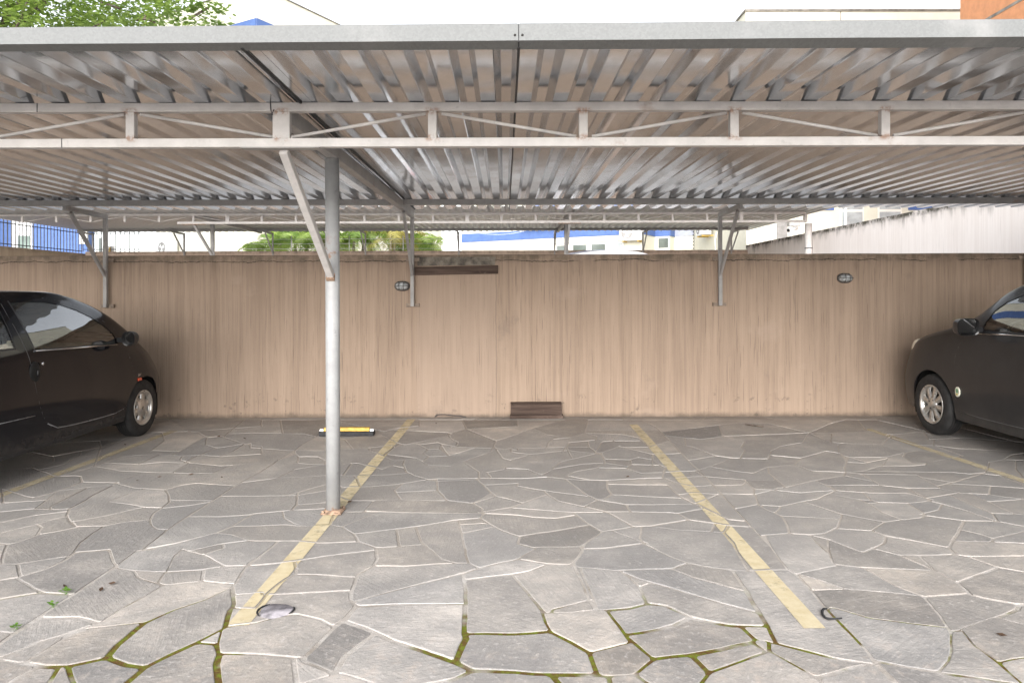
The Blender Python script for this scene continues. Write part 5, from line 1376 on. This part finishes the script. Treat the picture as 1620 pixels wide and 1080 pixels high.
m.add(vs, [(0, 1 + k, 1 + (k + 1) % n) for k in range(n)] + [(1 + k, 1 + n + k, 1 + n + (k + 1) % n, 1 + (k + 1) % n) for k in range(n)], 0, True).build('fill', 'plug', fp)
m = MB(); m.tube([(pl.x + .080 * math.cos(a), pl.y + .072 * math.sin(a), .009) for a in [2.2 + .22 * k for k in range(9)]], [.002, .004, .006, .005, .006, .005, .004, .004, .002], 6); m.build('rim', 'rubber', fp)
m = MB(); m.tube([(pl.x + .076 * math.cos(a), pl.y + .068 * math.sin(a), .010) for a in [-.5 + .2 * k for k in range(6)]], [.002, .004, .005, .005, .004, .002], 6); m.build('rim', 'rubber', fp)
hk = gp(1304, 968)
pts = [gp(x, y, .014) for x, y in ((1308, 962), (1303, 962.5), (1300.5, 966), (1301, 971), (1305, 976), (1312, 978.5), (1320, 978), (1332, 977))]
tag(MB().tube(pts, [.003, .005, .006, .006, .005, .005, .004, .003], 8).build('metal_hook', 'rubber', org=tuple(hk)), 'dark curved metal hook sunk in the joint beside the right yellow line', 'hook')
def sprout(px, py, k, label):
    c = gp(px, py); m = MB(); tn = []
    for i in range(k):
        a = rnd.uniform(0, 6.28); r_ = rnd.uniform(.004, .022); s_ = rnd.uniform(.007, .012); h = rnd.uniform(.014, .026)
        o_ = Vector((c.x + r_ * math.cos(a), c.y + r_ * math.sin(a), h)); u = Vector((math.cos(a), math.sin(a), .25)) * s_; w_ = Vector((-math.sin(a), math.cos(a), 0)) * s_ * .8
        m.add([o_ - u, o_ - w_, o_ + u, o_ + w_], [(0, 1, 2, 3)]); tn.append((rnd.random(),) * 3)
        m.add([(c.x, c.y, 0), (c.x + .0015, c.y, 0), o_], [(0, 1, 2)]); tn.append((.2,) * 3)
    o = m.build('weed', 'sprout', org=tuple(c)); set_tone(o, tn); tag(o, label, 'weed')
sprout(104, 940, 12, 'little green weed at the joint where the seam meets the mossy joint'); sprout(84, 961, 7, 'sparse tiny weed on the diagonal joint between two others')
sprout(26, 996, 8, 'rounded bright weed in the diagonal joint nearest the lower left corner')
MT['deadleaf'] = simple('brown_dead_leaf', (.10, .055, .03), .85, 0, .4, 40)
for i, (px, py) in enumerate(((427, 686.5), (553, 796), (217, 762), (252, 756.5), (302, 752.5), (325, 758.5), (351, 757), (346, 692), (387, 695), (177, 926), (160, 936), (993, 756), (1092, 752), (1584, 1008), (198, 705), (175, 705.5), (103, 931), (690, 671))):
    c = gp(px, py); m = MB(); a = rnd.uniform(0, 6.28); s_ = rnd.uniform(.014, .026)
    u = Vector((math.cos(a), math.sin(a), .15)); w_ = Vector((-math.sin(a), math.cos(a), .3)); o_ = Vector((c.x, c.y, .014))
    m.add([o_ - u * s_, o_ - w_ * s_ * .5 + u * s_ * .2, o_ + u * s_ * 1.1, o_ + w_ * s_ * .5], [(0, 1, 3), (1, 2, 3)])
    tag(m.build('dead_leaf', 'deadleaf', org=tuple(c)), 'tiny brown dead leaf scrap lying on the paving', 'leaf', 'dead leaf scraps on the paving')
tw_ = [gp(x, y, .016) for x, y in ((1179, 671), (1185, 672), (1196, 673.5), (1208, 674.5))]
tag(MB().tube(tw_, [.004, .007, .007, .005], 6).build('twig', 'bark', org=tuple(gp(1194, 673))), 'short brown twig on the paving near the wall at the right', 'twig')
wr = [on_wall(x, y) + Vector((0, -.012, 0)) for x, y in ((688, 659), (692, 655.5), (704, 655), (716, 656.5), (728, 657.5), (738, 659.5))]
tag(MB().tube([tuple(p) for p in wr], .005, 6).build('cable', 'iron', org=tuple(wr[0])), 'thin black cable running along the foot of the tan wall', 'cable')
# ------------------------------------------------------------------ palms and tree
def frond(m, tn, base, az, L, rise, droop, wid, tone):
    n = 26; pts = []; d = Vector((math.cos(az), math.sin(az), 0))
    for i in range(n + 1):
        u = i / n; pts.append(base + d * (L * (u - .18 * u * u)) + Vector((0, 0, rise * u - droop * u * u)))
    for i in range(n):
        c = MB
        a, b = pts[i], pts[i + 1]; sd = Vector((-d.y, d.x, 0)) * .008
        m.add([a - sd, b - sd, b + sd, a + sd], [(0, 1, 2, 3)]); tn.append((tone * .6 + .3,) * 3)
        if i < 3: continue
        u = i / n; ll = wid * (math.sin(math.pi * min(1, .12 + u * .92)) ** .7)
        fw = (b - a).normalized()
        for s in (-1, 1):
            for h in (0,):
                q = a.lerp(b, h); lat = Vector((-d.y, d.x, 0)) * s
                tip = q + lat * ll * rnd.uniform(.75, 1.05) + fw * ll * .55 + Vector((0, 0, -ll * rnd.uniform(.25, .75) + ll * .12))
                mid = q.lerp(tip, .5) + Vector((0, 0, ll * .14)); w_ = fw * .016
                m.add([q - w_, q + w_, mid + w_ * 1.2, tip, mid - w_ * 1.2], [(0, 1, 2, 3, 4)]); tn.append((min(1, max(0, tone + rnd.uniform(-.25, .25))),) * 3)
def palm(x, y, h, nst, nf, label, mat='palm', spread=.5, low=1.6):
    p = thing('palm_tree', (x, y, .8), label, 'palm', 'palms behind the rear wall')
    fm = MB(); tn = []
    for s_ in range(nst):
        sx, sy = x + rnd.uniform(-spread, spread), y + rnd.uniform(-.4, .4); hh = h * rnd.uniform(.75, 1.05); ln = rnd.uniform(-.25, .25)
        MB().tube([(sx, sy, .8), (sx + ln * .4, sy, .8 + hh * .5), (sx + ln, sy, .8 + hh)], [.05, .042, .035], 8).build('stem', 'orangestem' if 'orange' in label and s_ == 0 else 'palmtrunk', p)
        for k in range(nf):
            frond(fm, tn, Vector((sx + ln, sy, .8 + hh)), rnd.uniform(0, 6.283), rnd.uniform(1.1, 1.7), rnd.uniform(.25, 1.15), rnd.uniform(.7, 1.7), rnd.uniform(.26, .40), rnd.random())
    f = fm.build('fronds', mat, p); set_tone(f, tn)
PX = lambda px, Y: (px - PPX) * Y / FPX
palm(PX(432, 21.2), 21.2, 2.2, 2, 9, 'leftmost palm with one arching frond against the cream wall')
palm(PX(487, 22.0), 22.0, 2.5, 4, 8, 'dense dark green palm clump left of the near post')
palm(PX(540, 21.4), 21.4, 2.7, 4, 8, 'green palm clump just right of the near post')
palm(PX(590, 22.3), 22.3, 2.6, 4, 7, 'palm clump with drooping fronds behind the electric fence')
palm(PX(628, 21.2), 21.2, 2.8, 3, 7, 'palm with an orange stem and yellowed fronds', 'palm_yellow')
palm(PX(664, 22.0), 22.0, 2.3, 4, 8, 'rightmost feathery palm against the white background')
tr = thing('tree', (-17.5, 21.5, .8), 'large leafy tree rising over the carport at the upper left', 'tree')
m = MB(); m.tube([(-17.5, 21.5, .75), (-17.3, 21.4, 3), (-16.8, 21.3, 5.5), (-16.2, 21.3, 8)], [.34, .28, .25, .20], 12)
m.build('trunk', 'bark', tr)
lm = MB(); tn = []; bmx = []
cen = Vector((-16.0, 21.4, 11.3))
clumps = []
for k in range(330):
    while True:
        v = Vector((rnd.uniform(-1, 1), rnd.uniform(-1, 1), rnd.uniform(-1, 1)))
        if .35 < v.length < 1: break
    p = cen + Vector((v.x * 5.3, v.y * 3.8, v.z * 4.2))
    clumps.append((p, rnd.uniform(.55, 1.05)))
for (px, py) in ((300, 12), (322, 9), (345, 12), (330, 36), (300, 36), (350, 40), (285, 38), (270, 20), (255, 8), (240, 30)): clumps.append((at(px, py, 20.6), .36))
for p, r_ in clumps:
    base_t = min(1, max(0, .45 + .5 * mnoise.noise(p * .6) + rnd.uniform(-.15, .15)))
    for _ in range(int(165 * r_)):
        q = p + Vector((rnd.gauss(0, .45), rnd.gauss(0, .45), rnd.gauss(0, .30))) * r_
        a = rnd.uniform(0, 6.283); L = rnd.uniform(.13, .22); W_ = L * .30
        u = Vector((math.cos(a), math.sin(a), rnd.uniform(-.7, .25))).normalized(); w_ = u.cross(Vector((rnd.uniform(-.4, .4), rnd.uniform(-.4, .4), 1))).normalized() * W_
        lm.add([q, q + u * L * .5 + w_, q + u * L, q + u * L * .5 - w_], [(0, 1, 2, 3)]); tn.append((min(1, max(0, base_t + rnd.uniform(-.3, .3))),) * 3)
cr = lm.build('crown', 'leaf', tr); set_tone(cr, tn)
for i in range(0, 80, 2):
    p = clumps[i][0]; s = Vector((-16.4, 21.3, 7.2 + rnd.uniform(-.6, 1.4)))
    mid = s.lerp(p, .5) + Vector((rnd.uniform(-.4, .4), rnd.uniform(-.4, .4), rnd.uniform(-.2, .6)))
    MB().tube([s, mid, p], [.10, .06, .02], 6).build('limb', 'bark', tr)
for pts in ([(215, 32), (232, 30), (245, 36)], [(228, 30), (232, 22)], [(190, 14), (160, 4)], [(300, 30), (330, 12)]):
    MB().tube([at(x, y, 20.7) for x, y in pts], .035, 6).build('limb', 'bark', tr)
